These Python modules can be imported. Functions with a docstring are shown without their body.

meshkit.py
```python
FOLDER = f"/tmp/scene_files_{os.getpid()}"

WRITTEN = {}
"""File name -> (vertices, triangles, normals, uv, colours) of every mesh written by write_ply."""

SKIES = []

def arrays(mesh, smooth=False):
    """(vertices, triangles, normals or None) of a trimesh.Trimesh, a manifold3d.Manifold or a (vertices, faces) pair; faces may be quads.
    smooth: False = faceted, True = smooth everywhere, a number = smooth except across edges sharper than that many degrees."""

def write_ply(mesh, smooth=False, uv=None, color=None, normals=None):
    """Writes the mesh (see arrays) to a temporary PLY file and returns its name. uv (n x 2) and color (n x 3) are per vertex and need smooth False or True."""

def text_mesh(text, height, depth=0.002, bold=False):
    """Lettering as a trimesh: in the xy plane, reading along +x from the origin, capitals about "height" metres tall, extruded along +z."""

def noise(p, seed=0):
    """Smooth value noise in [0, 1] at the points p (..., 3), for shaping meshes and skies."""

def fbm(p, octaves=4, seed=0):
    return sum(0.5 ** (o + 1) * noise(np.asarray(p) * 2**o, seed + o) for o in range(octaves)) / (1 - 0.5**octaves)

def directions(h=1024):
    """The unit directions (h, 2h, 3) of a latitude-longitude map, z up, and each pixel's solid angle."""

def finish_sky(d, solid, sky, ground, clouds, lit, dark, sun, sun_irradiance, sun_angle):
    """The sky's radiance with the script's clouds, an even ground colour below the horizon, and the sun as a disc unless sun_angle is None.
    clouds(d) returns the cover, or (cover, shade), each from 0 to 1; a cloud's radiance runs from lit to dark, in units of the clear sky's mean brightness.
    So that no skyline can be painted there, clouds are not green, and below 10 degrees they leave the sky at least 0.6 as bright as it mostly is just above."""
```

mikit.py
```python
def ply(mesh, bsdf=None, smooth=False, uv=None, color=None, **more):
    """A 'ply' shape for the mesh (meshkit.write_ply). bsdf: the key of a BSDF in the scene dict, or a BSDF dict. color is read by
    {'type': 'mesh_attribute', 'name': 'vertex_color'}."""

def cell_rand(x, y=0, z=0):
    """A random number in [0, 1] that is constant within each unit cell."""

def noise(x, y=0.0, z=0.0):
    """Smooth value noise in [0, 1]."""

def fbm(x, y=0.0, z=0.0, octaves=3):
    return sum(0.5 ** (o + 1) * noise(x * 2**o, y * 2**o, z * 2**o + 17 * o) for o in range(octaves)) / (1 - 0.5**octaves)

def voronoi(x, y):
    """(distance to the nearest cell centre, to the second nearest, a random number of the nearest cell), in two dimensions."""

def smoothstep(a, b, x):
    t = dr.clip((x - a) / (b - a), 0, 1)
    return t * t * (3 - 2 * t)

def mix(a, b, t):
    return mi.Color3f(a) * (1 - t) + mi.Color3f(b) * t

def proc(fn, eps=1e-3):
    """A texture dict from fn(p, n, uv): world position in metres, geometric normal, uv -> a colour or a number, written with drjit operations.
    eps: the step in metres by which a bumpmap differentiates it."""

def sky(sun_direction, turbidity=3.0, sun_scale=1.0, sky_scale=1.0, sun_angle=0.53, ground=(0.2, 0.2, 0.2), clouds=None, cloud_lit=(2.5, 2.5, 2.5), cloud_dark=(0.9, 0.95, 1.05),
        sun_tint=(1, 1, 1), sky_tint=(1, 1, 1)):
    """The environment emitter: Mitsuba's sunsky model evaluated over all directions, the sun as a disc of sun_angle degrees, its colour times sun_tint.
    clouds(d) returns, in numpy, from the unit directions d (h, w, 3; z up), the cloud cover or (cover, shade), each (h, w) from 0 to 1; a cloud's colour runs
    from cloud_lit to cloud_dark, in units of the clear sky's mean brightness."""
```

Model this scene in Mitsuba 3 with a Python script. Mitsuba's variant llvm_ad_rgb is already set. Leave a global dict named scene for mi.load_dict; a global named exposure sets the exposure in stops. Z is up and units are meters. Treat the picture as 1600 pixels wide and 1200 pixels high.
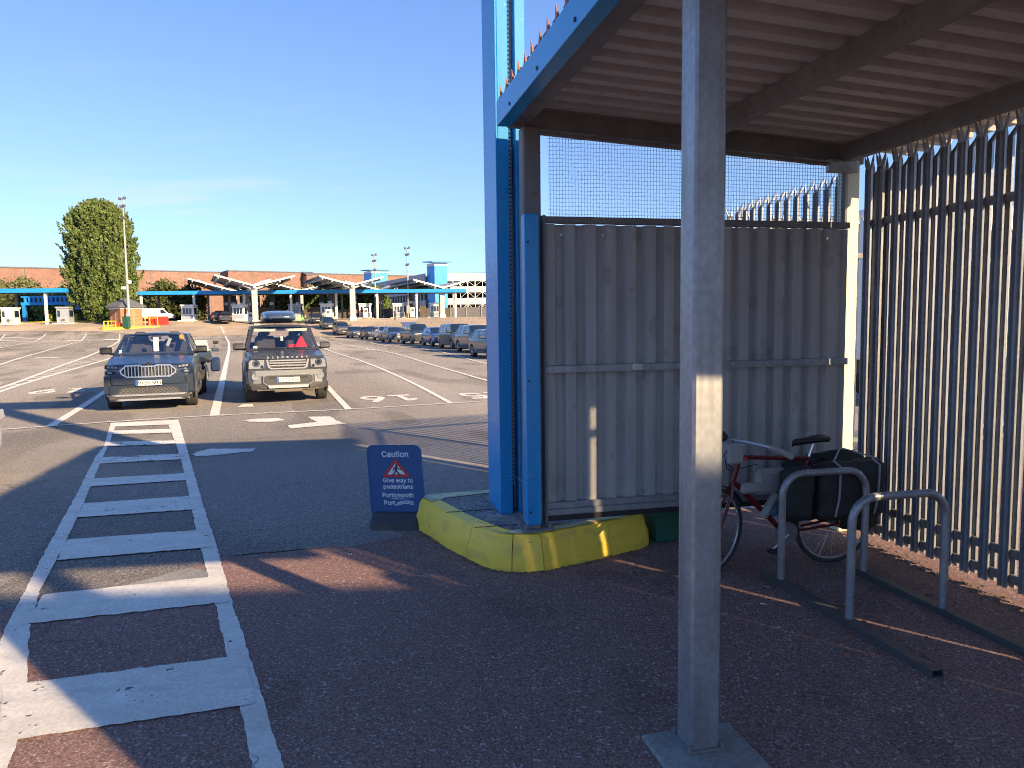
import math, random
import numpy as np, trimesh, shapely, drjit as dr, mitsuba as mi
import mikit, meshkit
from mikit import proc, noise, fbm, voronoi, cell_rand, smoothstep, mix
from manifold3d import Manifold, Mesh as MMesh, CrossSection
from shapely.geometry import Polygon, LineString, box as sbox

rng = random.Random(7)
nrg = np.random.default_rng(11)
scene, labels = {}, {}

# ---------------------------------------------------------------- camera, daylight, exposure
CAM_Z, PITCH, ROLL = 1.87, 0.0846, 0.0125
fwd = np.array([0, math.cos(PITCH), -math.sin(PITCH)])
up0 = np.array([0, math.sin(PITCH), math.cos(PITCH)])
up = math.cos(ROLL) * up0 + math.sin(ROLL) * np.array([1.0, 0, 0])
scene['camera'] = {'type': 'perspective', 'fov': math.degrees(2 * math.atan(800 / 1160.0)), 'fov_axis': 'x', 'near_clip': 0.05, 'far_clip': 5000.0,
                   'to_world': mi.ScalarTransform4f().look_at(origin=[0, 0, CAM_Z], target=[0, float(fwd[1]), CAM_Z + float(fwd[2])], up=up.tolist())}
SUN_EL, SUN_AZ = math.radians(22.0), math.radians(48.0)
SUN = [math.sin(SUN_AZ) * math.cos(SUN_EL), -math.cos(SUN_AZ) * math.cos(SUN_EL), math.sin(SUN_EL)]


def wisps(d):
    z = np.maximum(d[..., 2], 0.02)
    p = np.stack([d[..., 0] / z * 1.1 + 3.1, d[..., 1] / z * 1.3 + d[..., 0] / z * .3, 0 * z], -1)
    n = meshkit.fbm(p * np.array([1.0, 2.4, 1]), 5, 3) * meshkit.noise(p * 0.55 + 5.0, 9)
    low = np.clip((d[..., 2] - 0.05) / 0.06, 0, 1) * np.clip((0.30 - d[..., 2]) / 0.10, 0, 1)
    return np.clip((n - 0.34) / 0.3, 0, 1) * 0.32 * low


scene['sky'] = mikit.sky(SUN, turbidity=2.0, clouds=wisps, cloud_lit=(2.0, 2.0, 2.05), cloud_dark=(1.2, 1.25, 1.3), sun_tint=(1.0, 0.975, 0.94), sky_tint=(0.76, 0.83, 1.14))
exposure = 2.9

# ---------------------------------------------------------------- helpers
taken = {}


def numbered(k):
    n = taken.get(k, -1) + 1
    taken[k] = n
    return k if n == 0 else f'{k}_{n:03d}'


def say(k, label=None, category=None, group=None, kind=None):
    d = {a: b for a, b in (('label', label), ('category', category), ('group', group), ('kind', kind)) if b}
    if d:
        labels[k] = d
    return k


def thing(name, label, category=None, group=None, kind=None):
    return say(numbered(name), label, category, group, kind)


def xf(mesh, M):
    if M is None:
        return mesh
    m = mesh.copy()
    m.apply_transform(M)
    return m


def tm(m):
    if hasattr(m, 'to_mesh'):
        q = m.to_mesh()
        return trimesh.Trimesh(q.vert_properties[:, :3], q.tri_verts, process=False)
    return m


def cat(*ms):
    out = []
    for m in ms:
        out += m if isinstance(m, list) else [m]
    return trimesh.util.concatenate([tm(m) for m in out])


def part(parent, name, mesh, mat, smooth=False, M=None, label=None, kind=None):
    k = numbered(f'{parent}__{name}') if parent else numbered(name)
    mesh = cat(mesh) if isinstance(mesh, list) else tm(mesh)
    scene[k] = mikit.ply(xf(mesh, M), mat, smooth)
    say(k, label, None, None, kind)
    return k


def solo(name, mesh, mat, label, category=None, group=None, kind=None, smooth=False, M=None):
    k = part(None, name, mesh, mat, smooth, M)
    return say(k, label, category, group, kind)


def bx(x0, x1, y0, y1, z0, z1):
    m = trimesh.creation.box((x1 - x0, y1 - y0, z1 - z0))
    m.apply_translation(((x0 + x1) / 2, (y0 + y1) / 2, (z0 + z1) / 2))
    return m


def hull(pts):
    return tm(Manifold.hull_points(np.asarray(pts, float)))


def rbox(x0, x1, y0, y1, z0, z1, r=0.01):
    r = min(r, (x1 - x0) / 2.01, (y1 - y0) / 2.01, (z1 - z0) / 2.01)
    p = []
    for sx, X in ((1, x0), (-1, x1)):
        for sy, Y in ((1, y0), (-1, y1)):
            for sz, Z in ((1, z0), (-1, z1)):
                p += [(X + sx * r, Y + sy * r, Z), (X, Y + sy * r, Z + sz * r), (X + sx * r, Y, Z + sz * r)]
    return hull(p)


def cyl(p0, p1, r, n=10, r1=None):
    p0, p1 = np.asarray(p0, float), np.asarray(p1, float)
    d = p1 - p0
    L = np.linalg.norm(d)
    d = d / L
    a = np.cross(d, [0, 0, 1] if abs(d[2]) < 0.9 else [1, 0, 0])
    a /= np.linalg.norm(a)
    b = np.cross(d, a)
    t = np.arange(n) * 2 * np.pi / n
    ring = np.cos(t)[:, None] * a + np.sin(t)[:, None] * b
    r1 = r if r1 is None else r1
    v = np.vstack([p0 + ring * r, p1 + ring * r1, [p0], [p1]])
    i = np.arange(n)
    j = (i + 1) % n
    f = np.vstack([np.stack([i, j, j + n], 1), np.stack([i, j + n, i + n], 1), np.stack([j, i, 0 * i + 2 * n], 1), np.stack([i + n, j + n, 0 * i + 2 * n + 1], 1)])
    return trimesh.Trimesh(v, f, process=False)


def tube(pts, r, n=8, closed=False):
    p = np.asarray(pts, float)
    m = len(p)
    t = np.roll(p, -1, 0) - np.roll(p, 1, 0) if closed else np.gradient(p, axis=0)
    t /= np.linalg.norm(t, axis=1, keepdims=True)
    a = np.cross(t[0], [0, 0, 1] if abs(t[0][2]) < 0.9 else [1, 0, 0])
    rings = []
    for k in range(m):
        a = a - t[k] * (a @ t[k])
        a /= np.linalg.norm(a)
        b = np.cross(t[k], a)
        ang = np.arange(n) * 2 * np.pi / n
        rr = r[k] if hasattr(r, '__len__') else r
        rings.append(p[k] + rr * (np.cos(ang)[:, None] * a + np.sin(ang)[:, None] * b))
    v = np.vstack(rings)
    f = []
    for k in range(m if closed else m - 1):
        o, q = k * n, ((k + 1) % m) * n
        for i in range(n):
            j = (i + 1) % n
            f += [(o + i, o + j, q + j), (o + i, q + j, q + i)]
    if not closed:
        f += [(0, i + 1, i) for i in range(1, n - 1)] + [((m - 1) * n, (m - 1) * n + i, (m - 1) * n + i + 1) for i in range(1, n - 1)]
    return trimesh.Trimesh(v, np.array(f), process=False)


def arc(c, r, a0, a1, e1, e2, n=8):
    c, e1, e2 = (np.asarray(q, float) for q in (c, e1, e2))
    return [c + r * (math.cos(t) * e1 + math.sin(t) * e2) for t in np.linspace(a0, a1, n)]


def loft(rings, caps=True):
    R = np.asarray(rings, float)
    m, n = R.shape[:2]
    v = R.reshape(-1, 3)
    f = []
    for k in range(m - 1):
        for i in range(n):
            j = (i + 1) % n
            a, b, c, d = k * n + i, k * n + j, (k + 1) * n + j, (k + 1) * n + i
            f += [(a, b, c), (a, c, d)]
    if caps:
        v = np.vstack([v, R[0].mean(0), R[-1].mean(0)])
        f += [(m * n, (i + 1) % n, i) for i in range(n)] + [(m * n + 1, (m - 1) * n + i, (m - 1) * n + (i + 1) % n) for i in range(n)]
    t = trimesh.Trimesh(v, np.array(f), process=False)
    if caps and t.volume < 0:
        t.invert()
    return t


def man(t):
    t = tm(t).copy()
    t.merge_vertices()
    return Manifold(MMesh(np.asarray(t.vertices, np.float32), np.asarray(t.faces, np.uint32)))


def extr(poly, h):
    poly = poly if isinstance(poly, Polygon) else Polygon(poly)
    return trimesh.creation.extrude_polygon(poly, h, engine='earcut')


def prism(poly, axis, lo, hi):
    """A polygon in the plane across AXIS ('x': points (y, z); 'y': points (x, z); 'z': points (x, y)), extruded from lo to hi."""
    m = extr(poly, hi - lo)
    v = np.array(m.vertices)
    v[:, 2] += lo
    v = {'z': v, 'x': v[:, [2, 0, 1]], 'y': v[:, [0, 2, 1]]}[axis]
    f = np.array(m.faces)
    return trimesh.Trimesh(v, f[:, ::-1] if axis == 'y' else f, process=False)


def rotz(a, t=(0, 0, 0)):
    M = np.eye(4)
    c, s = math.cos(a), math.sin(a)
    M[:2, :2] = [[c, -s], [s, c]]
    M[:3, 3] = t
    return M


def grid(P):
    """A sheet through the points P (m, n, 3)."""
    P = np.asarray(P, float)
    m, n = P.shape[:2]
    i, j = np.meshgrid(np.arange(m - 1), np.arange(n - 1), indexing='ij')
    a = (i * n + j).ravel()
    f = np.vstack([np.stack([a, a + n, a + n + 1], 1), np.stack([a, a + n + 1, a + 1], 1)])
    return trimesh.Trimesh(P.reshape(-1, 3), f, process=False)


def elev(x, y):
    s = np.asarray(y, float) + 0.1 * np.maximum(0, -np.asarray(x, float) - 38)
    t = np.clip((s - 92) / 34, 0, 1)
    return 2.6 * t * t * (3 - 2 * t)


def text_at(text, height, bold=True, depth=0.002):
    m = meshkit.text_mesh(text, height, depth, bold)
    m.apply_translation((-(m.bounds[0][0] + m.bounds[1][0]) / 2, 0, 0))
    return m


# ---------------------------------------------------------------- materials
def C3(*c):
    return {'type': 'rgb', 'value': list(c)}


def mat(name, color, rough=0.6, metal=0.0, spec=0.5, coat=0.0, bump=None, bscale=0.002, two=True):
    b = {'type': 'principled', 'base_color': C3(*color) if isinstance(color, tuple) else color, 'roughness': rough, 'metallic': metal, 'specular': spec}
    if coat:
        b['clearcoat'], b['clearcoat_gloss'] = coat, 0.93
    if bump is not None:
        b = {'type': 'bumpmap', 'arbitrary': proc(bump), 'scale': bscale, 'bsdf': b}
    scene[name] = {'type': 'twosided', 'bsdf': b} if two else b
    return name


def lot_color(p, n, uv):
    x, y = p.x, p.y
    a = x * 0.936 + y * 0.352          # across the lanes
    l = -x * 0.352 + y * 0.936         # along the lanes
    big = fbm(x * 0.22, y * 0.22)
    t = noise(a * 0.33 + 7, l * 0.045)
    c = mix((0.172, 0.156, 0.142), (0.225, 0.206, 0.186), smoothstep(0.3, 0.7, t))
    pw, ql = dr.floor(a / 3.4 + 0.8 * noise(l * 0.02, 3.0)), dr.floor(l / 13.0)
    r = cell_rand(pw, ql, 5)
    c = c * (0.82 + 0.34 * r)
    c = mix(c, (0.225, 0.208, 0.185), 0.55 * smoothstep(0.60, 0.72, big))
    oil = smoothstep(0.66, 0.8, noise(a * 1.3, l * 0.35, 4.0))
    c = c * (1 - 0.28 * oil)
    crack = 1 - smoothstep(0.0, 0.012, dr.abs(fbm(x * 0.45 + 9, y * 0.45, octaves=4) - 0.5))
    c = c * (1 - 0.30 * crack * smoothstep(0.55, 0.7, noise(x * 0.35 + 4, y * 0.35)))
    l2 = l / 1.9 + 0.35 * noise(a * 0.25, 1.0)
    r2 = cell_rand(dr.floor(l2), 1, 1)
    seam = 1 - smoothstep(0.0, 0.012, dr.abs(l2 - dr.round(l2)))
    near = mi.Float(1) - smoothstep(12.0, 14.0, y)
    c = c * (1 - near * (0.14 * r2 + 0.25 * seam * smoothstep(0.4, 0.6, noise(a * 0.8, l * 0.2))))
    g = 0.48 + 1.04 * noise(x * 95, y * 95)
    s = smoothstep(0.74, 0.92, noise(x * 80 + 3, y * 80))
    return mix(c * g, (0.44, 0.42, 0.39), 0.5 * s)


def red_color(p, n, uv):
    x, y = p.x, p.y
    c = mix((0.160, 0.098, 0.088), (0.215, 0.135, 0.118), fbm(x * 0.8, y * 0.8))
    c = c * (0.56 + 0.88 * noise(x * 125, y * 125))
    w = smoothstep(0.76, 0.92, noise(x * 95 + 3, y * 95))
    c = mix(c, (0.50, 0.44, 0.43), 0.55 * w)
    crack = 1 - smoothstep(0.0, 0.0035, dr.abs(fbm(x * 0.75 + 2, y * 0.75, octaves=6) - 0.47))
    c = c * (1 - 0.42 * crack * smoothstep(0.45, 0.6, noise(x * 0.7, y * 0.7, 8.0)))
    st = smoothstep(0.68, 0.75, fbm(x * 1.7 + 20, y * 1.7))
    return c * (1 - 0.16 * st)


def tar_bump(p, n, uv):
    return noise(p.x * 130, p.y * 130) + 0.6 * noise(p.x * 60, p.y * 60)


def paint_color(p, n, uv):
    x, y = p.x, p.y
    worn = fbm(x * 9, y * 9, octaves=4) * 0.6 + 0.4 * noise(x * 60, y * 60)
    far = 0.10 * noise(x * 0.5, y * 0.5)
    t = smoothstep(0.83 - far, 0.90 - far, worn)
    c = mix((0.66, 0.64, 0.59), (0.50, 0.475, 0.42), fbm(x * 4, y * 7, octaves=4))
    c = c * (0.88 + 0.22 * noise(x * 70, y * 70))
    c = mix(c, (0.36, 0.35, 0.33), 0.35 * smoothstep(0.55, 0.8, fbm(x * 5, y * 9, 2.0)))
    crack = (1 - smoothstep(0.0, 0.006, dr.abs(fbm(x * 1.1, y * 2.0 + 4, octaves=4) - 0.5))) * smoothstep(0.50, 0.60, noise(x * 0.9 + 3, y * 0.9))
    c = c * (1 - 0.55 * crack)
    return mix(c, (0.10, 0.09, 0.085), t)


def worn_paint_color(p, n, uv):
    x, y = p.x, p.y
    worn = fbm(x * 7, y * 16, octaves=4) * 0.65 + 0.35 * noise(x * 55, y * 55)
    t = smoothstep(0.56, 0.70, worn)
    return mix((0.60, 0.58, 0.54), (0.10, 0.09, 0.082), t)


def apron_color(p, n, uv):
    x, y = p.x, p.y
    c = mix((0.33, 0.265, 0.20), (0.25, 0.205, 0.16), fbm(x * 0.25, y * 0.25))
    j = dr.minimum(dr.abs(x / 6 - dr.round(x / 6)), dr.abs(y / 6 - dr.round(y / 6)))
    c = c * (0.8 + 0.2 * smoothstep(0.002, 0.012, j)) * (0.85 + 0.3 * cell_rand(dr.floor(x / 6 + .5), dr.floor(y / 6 + .5), 2))
    return c * (0.9 + 0.2 * noise(x * 8, y * 8))


def concrete_color(p, n, uv):
    g = fbm(p.x * 6, p.y * 6, p.z * 6)
    return mix((0.17, 0.17, 0.165), (0.27, 0.265, 0.255), g) * (0.7 + 0.6 * noise(p.x * 70, p.y * 70, p.z * 70))


def galv_color(p, n, uv):
    g = fbm(p.x * 14, p.y * 14, p.z * 5)
    sp = noise(p.x * 60, p.y * 60, p.z * 40)
    c = mix((0.25, 0.265, 0.29), (0.37, 0.385, 0.41), g) * (0.86 + 0.28 * sp)
    streak = smoothstep(0.62, 0.8, noise(p.x * 40, p.y * 40, p.z * 1.2))
    return mix(c, (0.21, 0.19, 0.16), 0.35 * streak)


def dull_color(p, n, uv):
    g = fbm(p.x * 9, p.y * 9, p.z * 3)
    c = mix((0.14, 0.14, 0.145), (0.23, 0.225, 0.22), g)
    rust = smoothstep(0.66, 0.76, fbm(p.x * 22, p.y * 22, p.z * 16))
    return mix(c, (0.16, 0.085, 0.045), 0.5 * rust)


def sheet_color(p, n, uv):
    st = noise(p.x * 30, p.y * 30, p.z * 1.1)
    c = mix((0.31, 0.305, 0.30), (0.40, 0.39, 0.375), fbm(p.x * 4, p.y * 4, p.z * 2))
    c = c * (0.86 + 0.22 * st)
    d = smoothstep(0.62, 0.72, fbm(p.x * 8, p.y * 8, p.z * 5, octaves=4))
    return mix(c, (0.20, 0.175, 0.15), 0.4 * d)


def roof_color(p, n, uv):
    c = mix((0.37, 0.36, 0.345), (0.46, 0.445, 0.43), fbm(p.x * 3, p.y * 3))
    d = smoothstep(0.60, 0.8, fbm(p.x * 11, p.y * 11, p.z * 9, octaves=4))
    return mix(c, (0.26, 0.22, 0.19), 0.35 * d)


def blue_color(p, n, uv):
    c = mix((0.002, 0.22, 0.52), (0.004, 0.255, 0.58), fbm(p.x * 5, p.y * 5, p.z * 2))
    ch = smoothstep(0.74, 0.80, fbm(p.x * 26, p.y * 26, p.z * 20, octaves=4))
    return mix(c, (0.30, 0.34, 0.38), 0.5 * ch)


def yellow_color(p, n, uv):
    c = mix((0.80, 0.55, 0.05), (0.86, 0.62, 0.07), fbm(p.x * 5, p.y * 5, p.z * 5))
    dirt = smoothstep(0.50, 0.72, fbm(p.x * 7, p.y * 7, p.z * 13 + 5, octaves=4))
    c = mix(c, (0.45, 0.32, 0.10), 0.35 * dirt)
    scuff = smoothstep(0.76, 0.82, fbm(p.x * 30, p.y * 30, p.z * 50, octaves=3))
    return mix(c, (0.14, 0.12, 0.09), 0.7 * scuff)


def kerb_top_color(p, n, uv):
    c = mix((0.55, 0.53, 0.25), (0.48, 0.50, 0.38), fbm(p.x * 6, p.y * 6))
    d = smoothstep(0.5, 0.7, fbm(p.x * 14, p.y * 14, octaves=4))
    return mix(c, (0.24, 0.22, 0.15), 0.5 * d)


def setts_color(p, n, uv):
    v = voronoi(p.x * 42, p.y * 42)
    c = mix((0.12, 0.115, 0.11), (0.36, 0.34, 0.32), v[2] * smoothstep(0.02, 0.25, v[1] - v[0]))
    return c * (0.6 + 0.8 * fbm(p.x * 5, p.y * 5))


def brick_color(p, n, uv):
    x, z = p.x * 0.81 + p.y * 0.59, p.z
    row = dr.floor(z / 0.9)
    c = mix((0.25, 0.150, 0.118), (0.31, 0.185, 0.148), cell_rand(dr.floor(x / 1.6 + 0.5 * row), row, 3))
    return c * (0.84 + 0.32 * fbm(x * 0.08, z * 0.22))


def hut_brick_color(p, n, uv):
    x, z = p.x * 0.8 - p.y * 0.6, p.z
    row = dr.floor(z / 0.075)
    u = x / 0.225 + 0.5 * (row - 2 * dr.floor(row / 2))
    c = mix((0.36, 0.15, 0.07), (0.52, 0.25, 0.12), cell_rand(dr.floor(u), row, 3))
    m = dr.minimum(smoothstep(0.0, 0.12, z / 0.075 - row), smoothstep(0.0, 0.05, u - dr.floor(u)))
    return mix((0.42, 0.36, 0.28), c, m)


def bark_color(p, n, uv):
    return mix((0.09, 0.07, 0.05), (0.17, 0.14, 0.10), fbm(p.x * 6, p.y * 6, p.z * 2))


def leafy(lo, hi):
    def fn(p, n, uv):
        return mix(lo, hi, cell_rand(dr.floor(p.x * 2.2), dr.floor(p.y * 2.2), dr.floor(p.z * 2.2)) * 0.5 + 0.5 * noise(p.x * 0.6, p.y * 0.6, p.z * 0.6))
    return fn


mat('m_lot', proc(lot_color), 0.9, spec=0.25, bump=tar_bump, bscale=0.0016)
mat('m_red', proc(red_color), 0.9, spec=0.25, bump=tar_bump, bscale=0.0016)
mat('m_paint', proc(paint_color), 0.65, spec=0.35)
mat('m_worn_paint', proc(worn_paint_color), 0.75, spec=0.3)
mat('m_apron', proc(apron_color), 0.9, spec=0.2)
mat('m_concrete', proc(concrete_color), 0.85, spec=0.3)
mat('m_galv', proc(galv_color), 0.48, 0.65)
mat('m_dull', proc(dull_color), 0.62, 0.25)
mat('m_sheet', proc(sheet_color), 0.55)
mat('m_roof', proc(roof_color), 0.6)
mat('m_blue', proc(blue_color), 0.36, spec=0.6)
mat('m_yellow', proc(yellow_color), 0.5)
mat('m_kerb_top', proc(kerb_top_color), 0.75)
mat('m_setts', proc(setts_color), 0.85, bump=lambda p, n, uv: voronoi(p.x * 42, p.y * 42)[0], bscale=-0.006)
mat('m_brick', proc(brick_color), 0.85, spec=0.2)
mat('m_hut_brick', proc(hut_brick_color), 0.85, spec=0.2)
mat('m_bark', proc(bark_color), 0.9)
for nm, col, r, me in (('m_white', (0.78, 0.77, 0.74), 0.5, 0), ('m_offwhite', (0.68, 0.65, 0.58), 0.6, 0), ('m_black', (0.018, 0.018, 0.02), 0.5, 0), ('m_rubber', (0.04, 0.039, 0.038), 0.85, 0),
                       ('m_trim', (0.055, 0.056, 0.06), 0.55, 0), ('m_chrome', (0.80, 0.80, 0.81), 0.30, 1), ('m_steel', (0.50, 0.51, 0.52), 0.35, 1), ('m_silver', (0.44, 0.45, 0.46), 0.34, 0.6),
                       ('m_far_blue', (0.025, 0.24, 0.62), 0.5, 0), ('m_cyan', (0.02, 0.30, 0.76), 0.5, 0), ('m_grey', (0.25, 0.26, 0.27), 0.6, 0), ('m_dark_grey', (0.10, 0.105, 0.115), 0.6, 0),
                       ('m_pale_grey', (0.36, 0.385, 0.40), 0.6, 0), ('m_slate', (0.12, 0.125, 0.135), 0.7, 0), ('m_green', (0.02, 0.10, 0.06), 0.5, 0), ('m_hurdle', (0.25, 0.55, 0.18), 0.5, 0),
                       ('m_red_plastic', (0.60, 0.05, 0.03), 0.45, 0), ('m_red_cloth', (0.62, 0.02, 0.03), 0.8, 0), ('m_orange', (0.75, 0.22, 0.05), 0.6, 0), ('m_rusty_red', (0.34, 0.12, 0.07), 0.6, 0),
                       ('m_yel_plain', (0.72, 0.58, 0.03), 0.5, 0), ('m_navy', (0.004, 0.070, 0.22), 0.45, 0), ('m_sign_white', (0.66, 0.68, 0.72), 0.5, 0), ('m_sign_red', (0.50, 0.02, 0.02), 0.5, 0),
                       ('m_bike_red', (0.11, 0.008, 0.010), 0.3, 0), ('m_bag', (0.022, 0.024, 0.024), 0.7, 0), ('m_bag_grey', (0.28, 0.27, 0.27), 0.7, 0), ('m_bag_blue', (0.10, 0.36, 0.60), 0.5, 0),
                       ('m_skin', (0.45, 0.27, 0.19), 0.6, 0), ('m_denim', (0.05, 0.07, 0.14), 0.8, 0), ('m_shirt', (0.50, 0.16, 0.15), 0.8, 0), ('m_void', (0.03, 0.032, 0.036), 0.7, 0), ('m_lamp', (0.40, 0.42, 0.45), 0.12, 0.4),
                       ('m_plate', (0.74, 0.73, 0.68), 0.4, 0), ('m_eu_blue', (0.02, 0.12, 0.52), 0.4, 0), ('m_seat', (0.05, 0.05, 0.055), 0.8, 0), ('m_netting', (0.15, 0.15, 0.165), 0.8, 0), ('m_cabin_grey', (0.30, 0.335, 0.38), 0.6, 0),
                       ('m_pale_sun', (0.62, 0.66, 0.52), 0.7, 0), ('m_zebra', (0.50, 0.50, 0.48), 0.6, 0)):
    mat(nm, col, r, float(me))
for nm, col, me in (('m_car_navy', (0.034, 0.050, 0.080), 0.45), ('m_car_grey', (0.075, 0.082, 0.095), 0.5), ('m_car_blue', (0.022, 0.075, 0.24), 0.4), ('m_car_black', (0.016, 0.018, 0.022), 0.3),
                    ('m_car_silver', (0.46, 0.49, 0.52), 0.5), ('m_car_white', (0.66, 0.67, 0.68), 0.0), ('m_car_steel', (0.075, 0.115, 0.18), 0.5), ('m_car_bronze', (0.17, 0.155, 0.135), 0.6), ('m_car_red', (0.25, 0.03, 0.02), 0.2)):
    mat(nm, col, 0.20, me, spec=0.9, coat=1.0)
mat('m_dark_glass', (0.012, 0.024, 0.050), 0.06, spec=0.8, coat=0.6)
scene['m_pane'] = {'type': 'thindielectric', 'int_ior': 1.8}
for nm, lo, hi in (('m_leaf', (0.06, 0.105, 0.026), (0.175, 0.225, 0.068)), ('m_leaf_pale', (0.12, 0.135, 0.055), (0.21, 0.21, 0.10)), ('m_leaf_dark', (0.040, 0.062, 0.018), (0.095, 0.105, 0.034))):
    scene[nm] = {'type': 'twosided', 'bsdf': {'type': 'principled', 'base_color': proc(leafy(lo, hi)), 'roughness': 0.55, 'specular': 0.4}}

# ---------------------------------------------------------------- the ground
LX, LY = np.array([0.936, 0.352]), np.array([-0.352, 0.936])   # across and along the parking lanes
xs = np.unique(np.concatenate([np.linspace(-2500, -120, 12), np.arange(-120, 61, 4.0), np.linspace(60, 2500, 12)]))
ys = np.unique(np.concatenate([np.linspace(-300, -20, 6), np.arange(-20, 88, 6.0), np.arange(88, 132, 1.0), np.linspace(132, 3500, 16)]))
XX, YY = np.meshgrid(xs, ys, indexing='ij')
G = grid(np.stack([XX, YY, elev(XX, YY)], -1))
solo('ground', G, 'm_lot', 'large parking lot of patched worn grey asphalt', kind='structure')


def ragged(pts, amp=0.012, step=0.05):
    p = Polygon(pts)
    p = p.segmentize(step)
    c = np.array(p.exterior.coords)[:-1]
    c = c + amp * (nrg.random(c.shape) - 0.5) * 2 * (0.4 + meshkit.noise(np.c_[c * 3, 0 * c[:, 0]])[:, None])
    q = Polygon(c).buffer(0)
    return max(q.geoms, key=lambda g: g.area) if hasattr(q, 'geoms') else q


def flat(poly, z):
    v, f = trimesh.creation.triangulate_polygon(poly, engine='earcut')
    v = np.c_[v, np.full(len(v), z)]
    t = trimesh.Trimesh(v, f, process=False)
    if len(f) and t.face_normals[:, 2].mean() < 0:
        t.invert()
    return t


def stripe(pts, width, off=0.008, step=1.5):
    p = np.asarray(pts, float)
    d = np.r_[0, np.cumsum(np.linalg.norm(np.diff(p, axis=0), axis=1))]
    n = max(2, int(d[-1] / step) + 1)
    s = np.linspace(0, d[-1], n)
    if len(p) > 2:
        from scipy.interpolate import PchipInterpolator
        q = np.stack([PchipInterpolator(d, p[:, k])(s) for k in (0, 1)], 1)
    else:
        q = np.stack([np.interp(s, d, p[:, k]) for k in (0, 1)], 1)
    t = np.gradient(q, axis=0)
    t /= np.linalg.norm(t, axis=1, keepdims=True)
    nn = np.c_[-t[:, 1], t[:, 0]] * width / 2
    a, b = q + nn, q - nn
    o = off + 0.00022 * q[:, 1]
    return grid(np.stack([np.c_[a, elev(a[:, 0], a[:, 1]) + o], np.c_[b, elev(b[:, 0], b[:, 1]) + o]], 0)[::-1])


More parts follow.
